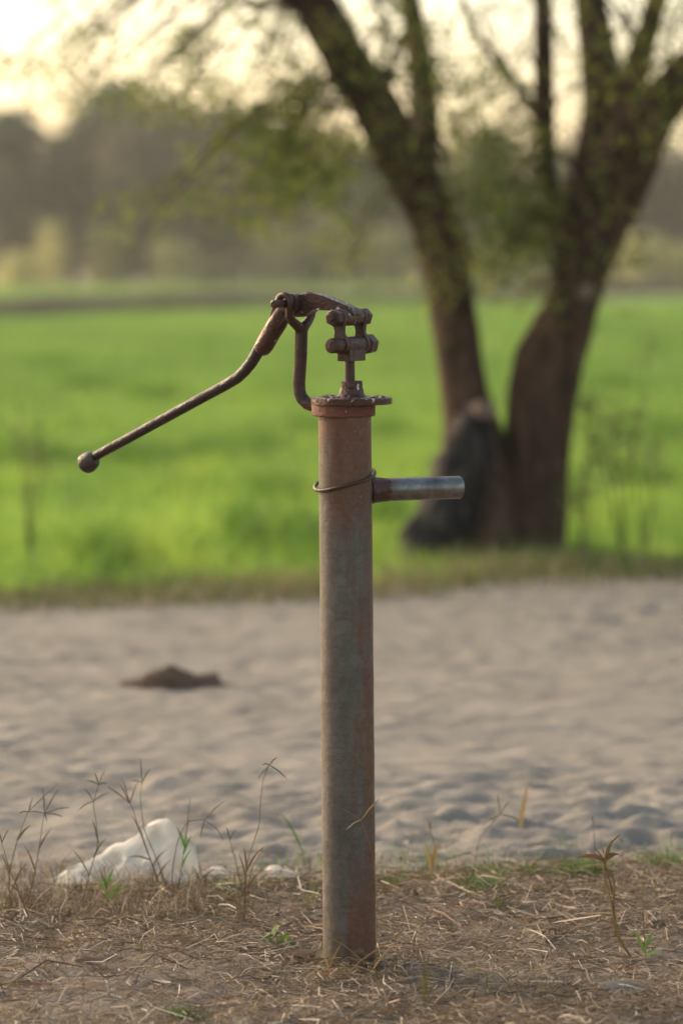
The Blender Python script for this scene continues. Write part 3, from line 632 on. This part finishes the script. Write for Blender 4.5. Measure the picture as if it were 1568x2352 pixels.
plant('upright thin stem rising behind the golden grass', [[(1363, 2010), (1366, 1950), (1360, 1880)]], RL, [(1361, 1890, [(1358, 1874), (1367, 1892)])], [(1364, 1980, 1340, 1960, 5)])
plant('yellow-leaved grass sprig just right of the pump', [[(980, 2040), (990, 1990), (1000, 1950), (984, 1895)]], ST, [(988, 1905, [(978, 1877), (990, 1880)])], [(990, 1995, 1010, 1925, 14), (988, 2000, 974, 1930, 8), (992, 1980, 975, 1935, 5)])
plant('thin stem with four fine fingers spread over the near sand', [[(1085, 2010), (1100, 1920), (1149, 1870)]], RL, [(1149, 1870, [(1141, 1823), (1168, 1840), (1195, 1885), (1110, 1895)])], rr=.0007)
plant('blurred orange blade standing alone on the sand right of the pump', [[(1192, 1905), (1203, 1860), (1210, 1805)]], ST, (), [(1194, 1900, 1212, 1803, 16)])
plant('pale crossed grass stem in front of the lower barrel', [[(858, 2260), (868, 2100), (856, 1960), (830, 1883), (795, 1862), (762, 1847)]], ST, [(830, 1883, [(795, 1906), (866, 1843), (870, 1835)])], dy=0, rr=.0007)
plant('pale dead stalks crossing the foot of the barrel', [[(905, 2262), (850, 2222), (790, 2170), (748, 2150)], [(745, 2250), (765, 2200), (785, 2165)], [(790, 2250), (820, 2212), (895, 2160), (925, 2135)], [(760, 2205), (800, 2250)]], ST, (), [(850, 2235, 930, 2150, 5), (760, 2240, 735, 2180, 5)], rr=.0013)
plant('small yellowing grass blades in stubble at bottom right of the pump', [[(975, 2330), (974, 2250), (972, 2190)]], OL, (), [(974, 2270, 972, 2185, 7), (975, 2280, 992, 2215, 6), (974, 2290, 955, 2230, 5), (976, 2300, 1000, 2260, 5)], leafmat=DG)

def tuft(px, py, wpx, n, hmin, hmax, label, mat=M_green, dpt=.05):
    Y = GY(py); c = P(px, py, Y); r = wpx*Y/F/2
    x = c.x+rng.normal(0, .5, n)*r; y = c.y+rng.normal(0, .5, n)*dpt; h = rng.uniform(hmin, hmax, n)
    V, Q = blades(np.stack([x, y, hz_verge(x, y)-.003], -1), h, rng.uniform(.0012, .0028, n), h*rng.uniform(.2, 1.3, n), 4)
    tag(npobj('grass_tuft', V, Q, mat, base=(c.x, c.y, 0)), label, 'grass tuft', 'green grass tufts on the verge')
tuft(520, 2048, 90, 150, .010, .034, 'green tuft at the right foot of the white plastic')
tuft(800, 2228, 190, 120, .015, .045, 'dry straw-coloured tuft round the foot of the barrel', M_drygrass, .04)
tuft(1110, 2055, 105, 320, .012, .040, 'green tuft nearest right of the pump, forward of the edge')
tuft(1175, 2004, 230, 520, .010, .030, 'wide low green tuft along the sand edge right of the pump')
tuft(1340, 2012, 120, 380, .014, .045, 'dense green tuft behind the golden forked grass')
tuft(1525, 1985, 120, 170, .012, .042, 'green tuft at the right border by the sand')
tuft(425, 2340, 110, 150, .010, .028, 'blurred green tuft at the bottom edge left of the pump', dpt=.03)
tuft(895, 2040, 50, 60, .012, .035, 'small green tuft touching the right side of the barrel')
tuft(715, 2070, 40, 50, .012, .035, 'small green tuft left of the barrel')
tuft(1150, 2100, 60, 35, .015, .035, 'sparse tuft in the straw between pump and golden grass')

# small broad-leaved weed
b = P(640, 2175, GY(2175)); m = MB()
for (tx, ty) in ((612, 2150), (632, 2135), (655, 2148), (668, 2165), (622, 2168)):
    m.tube([b, P(tx, ty, b.y-.005)], [.0012, .0006], 5)
w = tag(obj('broadleaf_weed', m, M_green, base=b), 'small broad-leaved green weed left of the barrel foot', 'weed')
m = MB()
for (tx, ty, s) in ((612, 2150, 1), (632, 2137, 1.1), (655, 2150, 1.2), (668, 2166, 1), (622, 2168, .8), (645, 2160, .9)):
    c = P(tx, ty, b.y-.005); q = Matrix.Rotation(random.uniform(0, 6), 3, 'Z') @ Matrix.Rotation(random.uniform(.3, 1.1), 3, 'X')
    m.add([c+q @ Vector((math.cos(a)*.006*s, math.sin(a)*.011*s, .002*math.cos(2*a))) for a in [k*math.pi/5 for k in range(10)]], [tuple(range(10))])
obj('leaf_blades', m, M_green, w, base=b)

# dead leaves and chips
def dead_leaf(px, py, wpx, hpx, yaw, label, curl=.3, tilt=.3):
    Y = GY(py); c = P(px, py, Y); c.z = gz(c)+.006; L_ = wpx*U*.5; W_ = max(hpx*U*.9, .006)
    rot = Matrix.Rotation(yaw, 3, 'Z') @ Matrix.Rotation(tilt, 3, 'X'); V = []; nu, nv = 12, 6
    for i in range(nu+1):
        u = -1+2*i/nu; ww = W_*(1-abs(u)**2.2)**.7+.0003
        for j in range(nv+1):
            v = -1+2*j/nv; V.append(c+rot @ Vector((u*L_, v*ww, curl*W_*v*v+curl*L_*.3*u*u+random.uniform(-.0004, .0004))))
    Q = [(i*(nv+1)+j, i*(nv+1)+j+1, (i+1)*(nv+1)+j+1, (i+1)*(nv+1)+j) for i in range(nu) for j in range(nv)]
    o = npobj('dead_leaf', V, Q, M_deadleaf, base=tuple(c)); s = o.modifiers.new('t', 'SOLIDIFY'); s.thickness = .0005
    tag(o, label, 'dead leaf', 'dead leaves among the straw')
for a in ((690, 2205, 62, 24, .5, 'large pale curled dead leaf against the left foot of the barrel', .7, 1.0),
          (212, 2248, 80, 14, .1, 'long pale dead leaf lying in the straw below the plastic', .3, .5),
          (1205, 2093, 30, 12, .3, 'pale dead leaf chip right of the sparse green tuft', .2, .5),
          (1430, 2290, 120, 26, .2, 'large reddish brown dead leaf at the bottom right', .5, .5),
          (1420, 2326, 60, 12, -.2, 'pale dead leaf at the bottom edge on the right', .3, .4),
          (1512, 2190, 36, 14, .2, 'pale chip of leaf beside the right border', .2, .5),
          (985, 1999, 45, 10, -.3, 'brown dead leaf by the yellow-leaved sprig', .5, .6),
          (950, 2075, 24, 20, .9, 'upright pale dead leaf right of the barrel', .4, 1.2),
          (1287, 2254, 60, 12, .1, 'reddish dead leaf in the stubble left of the golden grass', .4, .4),
          (85, 2280, 70, 10, -.15, 'pale slender dead leaf near the bottom left corner', .3, .4),
          (1480, 2100, 30, 12, .3, 'pale dead leaf behind the straw-coloured stalk', .2, .6),
          (560, 2135, 46, 14, .2, 'grey dead leaf left of the broad-leaved weed', .2, .5)): dead_leaf(*a)
def twig(pts, r, label):
    ps = []
    for x_, y_ in pts:
        p = P(x_, y_, GY(y_)); p.z = gz(p)+.008; ps.append(p)
    m = MB(); m.tube(ps, [r*(1-.3*i/len(ps)) for i in range(len(ps))], 7, wob=.2)
    tag(obj('twig', m, M_deadleaf, base=ps[0]), label, 'twig', 'dry twigs on the verge')
twig([(990, 2100), (1020, 2115), (1060, 2135)], .003, 'thick pale twig slanting away right of the barrel')
twig([(1190, 2136), (1230, 2138), (1280, 2137)], .0024, 'straight pale twig in the straw left of the golden grass')
twig([(1210, 2150), (1235, 2160), (1250, 2172)], .0024, 'short pale twig just below the straight one')
twig([(880, 2139), (932, 2138)], .0022, 'short twig close to the right side of the barrel')
twig([(640, 2140), (690, 2125), (742, 2118)], .0022, 'twig reaching the left side of the barrel')
twig([(1308, 2312), (1340, 2275)], .0014, 'thin upright-looking pale twig at the bottom right')

# ------------------------------------------------------------------ near tree
TY = 12.1; TU = TY/F
TB = P(1130, 1265, TY); TB.z = 0
tree = tag(empty('tree', TB), 'large dark tree forked into leaning trunks beyond the track, charred at its foot', 'tree')
def tp(px, py, dy=0.): return P(px, py, TY+dy)
def limb(mb, pts, n=18, wob=.05, sub=5):
    """pts: (px,py,dy,radius in units)"""
    out = []; rad = []
    for i in range(len(pts)-1):
        p0 = pts[max(i-1, 0)]; p1 = pts[i]; p2 = pts[i+1]; p3 = pts[min(i+2, len(pts)-1)]
        for k in range(sub):
            t = k/sub; q = [.5*(2*b_+(c_-a_)*t+(2*a_-5*b_+4*c_-d_)*t*t+(3*b_-a_-3*c_+d_)*t**3) for a_, b_, c_, d_ in zip(p0, p1, p2, p3)]
            out.append(tp(q[0], q[1], q[2])); rad.append(max(q[3], .3)*TU)
    p = pts[-1]; out.append(tp(p[0], p[1], p[2])); rad.append(p[3]*TU)
    mb.tube(out, rad, n, wob=wob)
    return out
paths = []
def T(name, pts, mat=M_bark, n=18, parent=tree, wob=.05):
    m = MB(); paths.append(limb(m, pts, n, wob)); return obj(name, m, mat, parent, base=TB, angle=180)
m = MB()
limb(m, [(1205, 1330, 0, 112), (1210, 1260, 0, 92), (1222, 1150, 0, 82), (1235, 1000, 0, 78), (1255, 850, 0, 82), (1290, 760, 0, 72), (1318, 680, 0, 62), (1345, 560, 0, 78), (1385, 430, 0, 92)], 24)
limb(m, [(1080, 1330, -.05, 130), (1085, 1250, -.05, 115), (1095, 1120, 0, 96), (1085, 1000, .02, 70), (1065, 900, .05, 56), (1045, 760, .1, 54), (1020, 600, .15, 56), (985, 480, .15, 58), (920, 360, .1, 60), (860, 240, .05, 56), (790, 130, 0, 52), (730, 20, 0, 52), (680, -90, 0, 46), (600, -260, .2, 40), (520, -480, .4, 30)], 22)
obj('trunk', m, M_bark, tree, base=TB, angle=180)
T('limb', [(1385, 470, 0, 85), (1440, 360, -.1, 74), (1500, 260, -.2, 56), (1580, 170, -.3, 48), (1700, 40, -.5, 42), (1850, -150, -.8, 34), (2000, -420, -1, 22)])
T('limb', [(1362, 520, 0, 72), (1375, 380, 0, 62), (1385, 250, .1, 50), (1372, 120, .2, 44), (1355, 0, .3, 38), (1345, -160, .4, 32), (1300, -420, .6, 22)])
T('limb', [(1330, 640, .1, 40), (1278, 520, .15, 26), (1256, 380, .2, 22), (1250, 240, .2, 24), (1248, 100, .2, 24), (1246, -20, .2, 22), (1240, -220, .3, 18), (1200, -420, .4, 10)], n=12)
T('limb', [(1440, 300, -.1, 40), (1460, 160, -.1, 32), (1490, 60, -.1, 26), (1520, -40, -.1, 24), (1600, -260, .1, 16)], n=12)
T('limb', [(960, 420, .1, 40), (975, 300, .3, 36), (968, 170, .5, 32), (950, 60, .6, 28), (930, -80, .8, 24), (900, -300, 1, 14)], n=12)
T('limb', [(1254, 300, .2, 14), (1190, 200, .3, 12), (1130, 130, .4, 10), (1085, 60, .5, 8), (1050, -40, .5, 6)], n=8)
# charred broken stub on the left side of the foot, cut scar on the right trunk
m = MB(); limb(m, [(975, 1340, -.22, 85), (995, 1250, -.22, 74), (1040, 1130, -.2, 66), (1072, 1030, -.18, 58), (1090, 972, -.16, 42), (1108, 935, -.16, 26)], 13, .34)
obj('charred_stub', m, M_char, tree, base=TB, angle=180)
m = MB(); m.lathe(tp(1112, 940, -.2), (.35, -.6, 1), [(-8*TU, 30*TU), (8*TU, 25*TU), (14*TU, 10*TU)], 12, wob=.3); obj('stub_top', m, M_cut, tree, base=TB)
m = MB(); m.lathe(tp(1338, 665, -.095), (-.1, -1, .15), [(0, 26*TU), (10*TU, 20*TU), (12*TU, 6*TU)], 14, wob=.2); obj('bark_scar', m, M_cut, tree, base=TB)
# crown: leaf sprays hung on twigs; (px, py, dy, rx, ry, leaves)
sprays = []
def sp_(px, py, dy, rx, ry, n): sprays.append((px, py, dy, rx, ry, n))
for a in [(640, 330, -.3, 90, 70, 420), (600, 400, -.2, 80, 55, 330), (700, 430, .2, 90, 40, 240), (430, 468, -.2, 75, 26, 150), (340, 480, -.1, 60, 22, 90), (470, 350, .2, 55, 22, 80),
          (520, 490, -.1, 90, 20, 120), (640, 500, 0, 60, 35, 120), (310, 545, 0, 50, 22, 50), (680, 200, .1, 60, 70, 200), (640, 150, 0, 60, 50, 130), (560, 230, .2, 90, 40, 170), (400, 230, .1, 90, 36, 240), (300, 215, .2, 80, 28, 160), (470, 215, .1, 60, 30, 120),
          (400, 110, 0, 60, 26, 130), (450, 90, 0, 50, 30, 110), (330, 120, 0, 45, 16, 50), (190, 90, 0, 40, 18, 50), (230, 60, 0, 40, 24, 50), (60, 170, .1, 70, 22, 70), (20, 140, 0, 40, 26, 50), (120, 150, .2, 40, 40, 40), (560, 60, .1, 90, 60, 110), (100, 20, .1, 120, 26, 40),
          (480, 20, 0, 60, 30, 80), (640, 60, .2, 50, 60, 80), (760, 350, .3, 60, 70, 120), (780, 560, .2, 70, 60, 80), (800, 600, 0, 40, 50, 40),
          (900, 60, -.4, 90, 80, 620), (960, 150, -.4, 90, 80, 560), (880, 190, -.2, 60, 60, 260), (1010, 60, -.2, 60, 90, 260), (1000, 250, .2, 70, 50, 130), (950, 270, -.3, 60, 60, 160), (1080, 230, .1, 80, 50, 230), (1100, 150, .2, 60, 40, 60),
          (930, 340, -.5, 60, 80, 150), (1030, 400, -.4, 60, 60, 180), (1000, 500, -.4, 50, 60, 130), (1120, 340, .1, 70, 40, 140), (1160, 290, .2, 60, 40, 160), (1110, 480, 0, 70, 90, 200), (1200, 460, 0, 70, 80, 240), (1190, 560, -.1, 60, 60, 180), (1130, 580, 0, 50, 60, 90),
          (1220, 360, -.1, 60, 50, 180), (1300, 330, -.4, 80, 90, 260), (1290, 470, -.5, 70, 90, 240), (1240, 600, -.4, 60, 90, 220), (1420, 260, -.6, 90, 90, 330), (1380, 430, -.6, 80, 80, 170), (1500, 320, -.6, 80, 80, 240), (1480, 160, -.3, 80, 80, 420), (1540, 220, -.4, 70, 80, 400),
          (1330, 170, -.2, 50, 120, 300), (1400, 110, -.3, 60, 80, 280), (1310, 30, -.2, 50, 60, 160), (1120, 40, .1, 60, 40, 60), (1190, 130, .2, 60, 60, 110), (1440, 560, -.5, 50, 50, 60), (1360, 610, -.5, 60, 60, 80), (1300, 700, -.4, 50, 60, 110), (1230, 700, -.2, 50, 60, 90),
          (1100, 640, 0, 50, 50, 40), (1200, 520, -.2, 50, 80, 100), (760, 60, -.3, 50, 70, 240), (830, 130, -.4, 60, 60, 240), (1560, 60, -.3, 60, 80, 180), (1420, 640, -.4, 30, 50, 50), (860, 300, -.4, 60, 60, 160), (1060, 620, -.2, 30, 60, 50)]: sp_(*a)
for a in [(1085, 60, .2, 60, 50, 200), (1110, 200, .1, 80, 40, 300), (1170, 270, 0, 80, 40, 280), (1060, 290, .2, 60, 50, 200), (1180, 60, .2, 40, 60, 120), (910, 40, -.5, 70, 70, 360), (1010, 130, -.3, 60, 70, 320), (960, 200, -.4, 50, 60, 240), (1300, 130, .1, 40, 80, 160), (1430, 60, -.2, 50, 70, 200), (1540, 120, -.2, 60, 80, 260), (770, 90, -.3, 60, 60, 200), (1120, 420, .2, 80, 70, 240), (1190, 480, .1, 50, 90, 220), (690, 250, -.2, 70, 60, 240), (420, 120, .1, 60, 28, 140), (560, 300, .1, 90, 40, 200)]: sp_(*a)
for k in range(46): sp_(random.uniform(560, 1568), random.uniform(-80, 430), random.uniform(-.9, .9), 80, 60, 60)
for k in range(14): sp_(random.uniform(60, 620), random.uniform(-60, 230), random.uniform(-.6, .6), 60, 20, 26)
for k in range(22): sp_(random.uniform(960, 1300), random.uniform(400, 680), random.uniform(-.6, .6), 50, 60, 60)
for k in range(150):                                  # the crown above and to the sides of the frame
    sp_(random.uniform(-450, 2300), random.uniform(-1500, -120), random.uniform(-2.4, 2.2), random.uniform(80, 190), random.uniform(60, 120), 260)
for k in range(26): sp_(random.uniform(1600, 2300), random.uniform(-120, 420), random.uniform(-1.8, 1.2), 120, 90, 260)
Vs, Qs = [], []; tw = MB(); o_ = 0
allp_trunk = [p for pa in paths for p in pa if pa[0] is not None]+[tp(*q) for q in [(1290, 760), (1318, 680), (1345, 560), (1385, 430), (1045, 760), (1020, 600), (985, 480), (950, 420), (920, 360), (890, 300), (860, 240), (825, 185), (790, 130), (760, 75), (730, 20), (700, -40)]]
allp = [p for pa in paths for p in pa]+[tp(985, 480, .15), tp(860, 240, .05), tp(730, 20, 0), tp(680, -90), tp(600, -260, .2), tp(520, -480, .4)]
for (px, py, dy, rx, ry, n) in sprays:
    if -100 < py < 760 and px > 640:                  # keep the bark mostly bare: few leaves hang close to the limbs
        dd = min(math.hypot(p.x-tp(px, py).x, p.z-tp(px, py).z) for p in allp_trunk)
        if dd < .12: n = int(n*.25)
        elif dd < .22: n = int(n*.7)
        else: n = int(n*1.35)
    c = tp(px, py, dy); k = rng.normal(size=(max(5, n//22), 3))*np.array([rx*TU*.45, .12, ry*TU*.45])+np.array(c)
    idx = rng.integers(0, len(k), n); cc = k[idx]+rng.normal(size=(n, 3))*np.array([.062, .07, .055])
    V, Q = cards(cc, rng.uniform(.009, .021, n), 2.3); Vs.append(V); Qs.append(Q+o_); o_ += len(V)
    near = min(allp, key=lambda p: (p-c).length); mid = near.lerp(c, .5)+Vector((0, 0, .12+.1*(c-near).length))
    ln_ = (c-near).length
    tw.tube([near, near.lerp(mid, .6), mid, mid.lerp(c, .6), c], [.005+.004*ln_, .005+.003*ln_, .006, .004, .002], 6)
    for j in range(0, len(k), 2): tw.tube([mid.lerp(c, .6), (mid.lerp(c, .6)+Vector(k[j]))/2+Vector((0, 0, .02)), Vector(k[j])], [.003, .002, .0012], 4)
npobj('crown', np.concatenate(Vs), np.concatenate(Qs), M_leaf, tree, base=TB, smooth=False)
obj('twigs', tw, M_bark, tree, base=TB)

# thin weeds near the field edge (blurred), fine saplings
def sapling(px, py, hpx, wpx, n, label, Yo=None, mat=M_weed, lsz=(.008, .018)):
    Y = Yo or GY(py); b = P(px, py, Y); b.z = 0; m = MB(); tips = []; H = hpx*Y/F; W = wpx*Y/F
    for k in range(6):
        t = b+Vector((random.uniform(-.5, .5)*W, random.uniform(-.3, .3)*W, H*random.uniform(.6, 1))); mid = b.lerp(t, .5)+Vector((random.uniform(-.03, .03), 0, .02))
        m.tube([b, mid, t], [.0025, .002, .001], 5); tips += [mid.lerp(t, random.random()*1.0) for _ in range(8)]
    root = tag(obj('sapling', m, M_farbark, base=b), label, 'sapling')
    tt_ = np.array([tuple(t) for t in tips]); c = tt_[rng.integers(0, len(tt_), n)]+rng.normal(0, .028, (n, 3)); c[:, 2] = np.maximum(c[:, 2], .02)
    V, Q = cards(c, rng.uniform(*lsz, n), 2.); npobj('foliage', V, Q, mat, root, base=tuple(b), smooth=False)
sapling(1430, 1275, 520, 200, 420, 'thin leafy sapling at the field edge right of the tree')
sapling(1480, 1270, 330, 120, 120, 'low sparse sapling close to the right border')
sapling(70, 1300, 420, 110, 90, 'faint thin sapling at the field edge on the far left')
sapling(1340, 1285, 250, 90, 200, 'short leafy shoot hugging the right side of the trunk')
# dead leaves glinting at the foot of the tree
def edge_leaf(px, py, label, s=.02):
    c = P(px, py, GY(py) if py > 1240 else 11.9); q = Matrix.Rotation(.5, 3, 'X'); m = MB()
    m.add([c+q @ Vector((math.cos(a)*s, math.sin(a)*s*.6, .2*s*math.cos(2*a))) for a in [k*math.pi/6 for k in range(12)]], [tuple(range(12))])
    tag(obj('dry_leaf', m, M_cut, base=c), label, 'dead leaf', 'pale dry leaves along the field edge')
edge_leaf(549, 1357, 'pale dry leaf at the sand edge, left of a similar pair'); edge_leaf(575, 1367, 'pale dry leaf at the sand edge, right of a similar pair', .026)
edge_leaf(915, 1300, 'pale dry leaf at the left foot of the tree', .024); edge_leaf(653, 1290, 'pale dry leaf in the weeds left of the barrel', .018)

# ------------------------------------------------------------------ far trees
def far_tree(name, px, Y, top, wpx, n, mat, label, base_gap=.3, sz=(.28, .55), trunks=1, flat=.5):
    b = P(px, HY, Y); b.z = -.05; H = CH+(HY-top)*Y/F; W = wpx*Y/F
    root = tag(empty(name, b), label, 'tree', 'trees in the far tree line')
    m = MB()
    for k in range(trunks):
        ox = (k-(trunks-1)/2)*W*.18; x0 = b+Vector((ox, 0, 0)); x1 = b+Vector((ox*1.6+random.uniform(-.4, .4), 0, H*.45)); x2 = b+Vector((ox*2.2, 0, H*.85))
        m.tube([x0, x1, x2], [.26, .2, .06], 8)
        for j in range(5):
            a = x1.lerp(x2, random.random()*.8); m.tube([a, a+Vector((random.uniform(-.35, .35)*W, random.uniform(-1, 1), H*random.uniform(.08, .25)))], [.09, .03], 6)
    obj('trunk', m, M_farbark, root, base=b)
    nb = 26; t = rng.random(nb)**.8; ang = rng.random(nb)*6.283; rr = np.sqrt(rng.random(nb))*np.sin(np.clip(t*2.6+.45, 0, 3.0))
    C_ = np.stack([b.x+rr*np.cos(ang)*W*.44, b.y+rr*np.sin(ang)*W*.3, H*(base_gap+(1-base_gap)*t*.9)], -1)
    idx = rng.integers(0, nb, n); s_ = W*.11+.2
    c = C_[idx]+rng.normal(size=(n, 3))*np.array([s_, s_, s_*.75]); c[:, 2] = np.clip(c[:, 2], .3, H*1.02)
    V, Q = cards(c, rng.uniform(*sz, n), 1.4); npobj('crown', V, Q, mat, root, base=tuple(b), smooth=False)
far = [('far_tree', 30, 150, 262, 210, 1900, M_farA, 'dark thin-topped far tree at the left border', .22, 1),
       ('far_tree', 165, 158, 300, 170, 1800, M_farA, 'grey-green far tree, second from the left border', .2, 1),
       ('far_tree', 265, 150, 196, 250, 3600, M_farA, 'tallest dark far tree under the hanging sprays', .18, 2),
       ('far_tree', 365, 146, 232, 260, 2600, M_farB, 'bare brown far tree right of the tallest dark one', .2, 2),
       ('far_tree', 480, 150, 245, 260, 2600, M_farB, 'wide bare brown far tree above the pump handle', .2, 1),
       ('far_tree', 600, 160, 255, 240, 2400, M_farB, 'brown far tree above and left of the lever', .2, 1),
       ('far_tree', 715, 150, 310, 220, 2000, M_farC, 'olive far tree directly above the pump', .2, 1),
       ('far_tree', 835, 158, 340, 220, 2000, M_farC, 'olive far tree just left of the leaning trunk', .22, 1),
       ('far_tree', 1120, 158, 310, 260, 2200, M_farC, 'olive far tree seen between the two trunks', .2, 1),
       ('far_tree', 1000, 165, 330, 240, 1800, M_farB, 'brown far tree behind the leaning trunk', .2, 1),
       ('far_tree', 1300, 160, 330, 260, 1800, M_farC, 'olive far tree behind the right trunk', .2, 1),
       ('far_tree', 1500, 155, 350, 260, 2300, M_farB, 'brown far tree at the right border', .2, 1),
       ('far_tree', 1660, 165, 300, 260, 1800, M_farC, 'olive far tree just outside the right border', .2, 1),
       ('far_tree', -110, 160, 280, 240, 1800, M_farA, 'dark far tree just outside the left border', .2, 1)]
for nm, px, Y, top, w_, n, mt, lb, gap, tr in far: far_tree(nm, px, Y, top, w_, n, mt, lb, gap, trunks=tr)
# pale scrub under the far trees
def scrub(px, Y, top, wpx, n, label, mat=M_farD):
    b = P(px, HY, Y); b.z = 0; H = CH+(HY-top)*Y/F; W = wpx*Y/F
    a = rng.random(n)*6.283; r = np.sqrt(rng.random(n)); h_ = rng.random(n)
    c = np.stack([b.x+r*np.cos(a)*W/2*np.sqrt(1-.7*h_), b.y+r*np.sin(a)*1.6, H*h_], -1); c[:, :2] += rng.normal(0, .25, (n, 2)); c[:, 2] += .1
    V, Q = cards(c, rng.uniform(.15, .32, n), 1.5); tag(npobj('bush', V, Q, mat, base=tuple(b), smooth=False), label, 'bush', 'pale bushes under the far trees')
for a in [(45, 141, 585, 90, 420, 'pale bush at the left border under the far trees'), (118, 143, 520, 70, 420, 'small yellow bush in the first gap between far trunks', ), (245, 146, 520, 110, 600, 'tall pale green bush between the left far trunks'),
          (400, 142, 560, 120, 520, 'pale bush above the middle of the handle'), (500, 144, 590, 130, 420, 'low buff bush above the upper handle'), (640, 142, 530, 150, 900, 'wide yellow-green bush above and left of the lever'), (760, 143, 500, 140, 900, 'yellow-green bush above the lever'),
          (880, 142, 530, 120, 700, 'yellow-green bush touching the leaning trunk'), (1130, 143, 540, 150, 800, 'yellow-green bush between the two trunks'), (1180, 141, 580, 110, 420, 'low buff bush beside the right trunk'), (1470, 142, 545, 130, 700, 'pale bush right of the right trunk'), (1560, 143, 570, 110, 500, 'pale bush at the right border')]: scrub(*a)
# far wood closing the horizon
n = 15000; x = rng.uniform(-75, 75, n); hh = 6.2+2*fbm(x, x*0+3, .06, 3); z = rng.random(n)**.8*hh; y = 235+rng.normal(0, 5, n)
V, Q = cards(np.stack([x, y, z+.2], -1), rng.uniform(.6, 1.3, n), 1.3)
tag(npobj('distant_wood', V, Q, M_farC, smooth=False), 'distant wood fading in the haze behind the tree line', 'wood', kind='stuff')

# ------------------------------------------------------------------ air
m = MB(); x0, x1, y0, y1, z0, z1 = -400, 400, -20, 660, -1.3, 16
m.add([(x0, y0, z0), (x1, y0, z0), (x1, y1, z0), (x0, y1, z0), (x0, y0, z1), (x1, y0, z1), (x1, y1, z1), (x0, y1, z1)], [(0, 3, 2, 1), (4, 5, 6, 7), (0, 1, 5, 4), (1, 2, 6, 5), (2, 3, 7, 6), (3, 0, 4, 7)])
hm, nt, N, L = new_mat('haze_air')
pv = N.new('ShaderNodeVolumePrincipled'); pv.inputs['Color'].default_value = (.95, .93, .90, 1); pv.inputs['Density'].default_value = .0006; pv.inputs['Anisotropy'].default_value = .35
ou = N.new('ShaderNodeOutputMaterial'); L.new(pv.outputs[0], ou.inputs['Volume'])
hz = obj('haze', m, hm, smooth=False); tag(hz, 'thin warm evening haze over the fields', 'haze', kind='stuff')

# ------------------------------------------------------------------ light
EL, AZ = 26, -50                                     # sun behind the scene, a little left
w = bpy.data.worlds.new('World'); sc.world = w; w.use_nodes = True
N, L = w.node_tree.nodes, w.node_tree.links
for n_ in list(N): N.remove(n_)
sk = N.new('ShaderNodeTexSky'); sk.sky_type = 'NISHITA'; sk.sun_disc = False; sk.sun_elevation = R(EL); sk.sun_rotation = R(AZ)
sk.air_density = 1.0; sk.dust_density = 3.0; sk.ozone_density = 1.0
bg = N.new('ShaderNodeBackground'); bg.inputs['Strength'].default_value = .15
wo = N.new('ShaderNodeOutputWorld'); L.new(mixc(N, L, 1., sk.outputs[0], (1.10, .97, .80), 'MULTIPLY'), bg.inputs[0]); L.new(bg.outputs[0], wo.inputs[0])
sl = bpy.data.lights.new('sun', 'SUN'); sl.energy = 1.4; sl.angle = R(12); sl.color = (1, .86, .68)
so = bpy.data.objects.new('sun', sl); col.objects.link(so)
d = Vector((math.sin(R(AZ))*math.cos(R(EL)), math.cos(R(AZ))*math.cos(R(EL)), math.sin(R(EL))))
so.rotation_euler = (-d).to_track_quat('-Z', 'Y').to_euler()

# ------------------------------------------------------------------ camera
cd = bpy.data.cameras.new('camera'); co = bpy.data.objects.new('camera', cd); col.objects.link(co); sc.camera = co
co.location = (0, 0, CH); co.rotation_euler = (R(90), 0, 0)
cd.sensor_fit = 'VERTICAL'; cd.sensor_height = 36; cd.sensor_width = 24; cd.lens = F/2352*36
cd.shift_x = 0; cd.shift_y = -(1176-HY)/2352
cd.clip_start = .05; cd.clip_end = 2000
cd.dof.use_dof = True; cd.dof.focus_distance = 5.03; cd.dof.aperture_fstop = 2.5; cd.dof.aperture_blades = 0
sc.view_settings.view_transform = 'Standard'; sc.view_settings.look = 'None'; sc.view_settings.exposure = 1.05; sc.view_settings.gamma = 1
sc.cycles.max_bounces = 6; sc.cycles.transparent_max_bounces = 8; sc.cycles.volume_bounces = 1
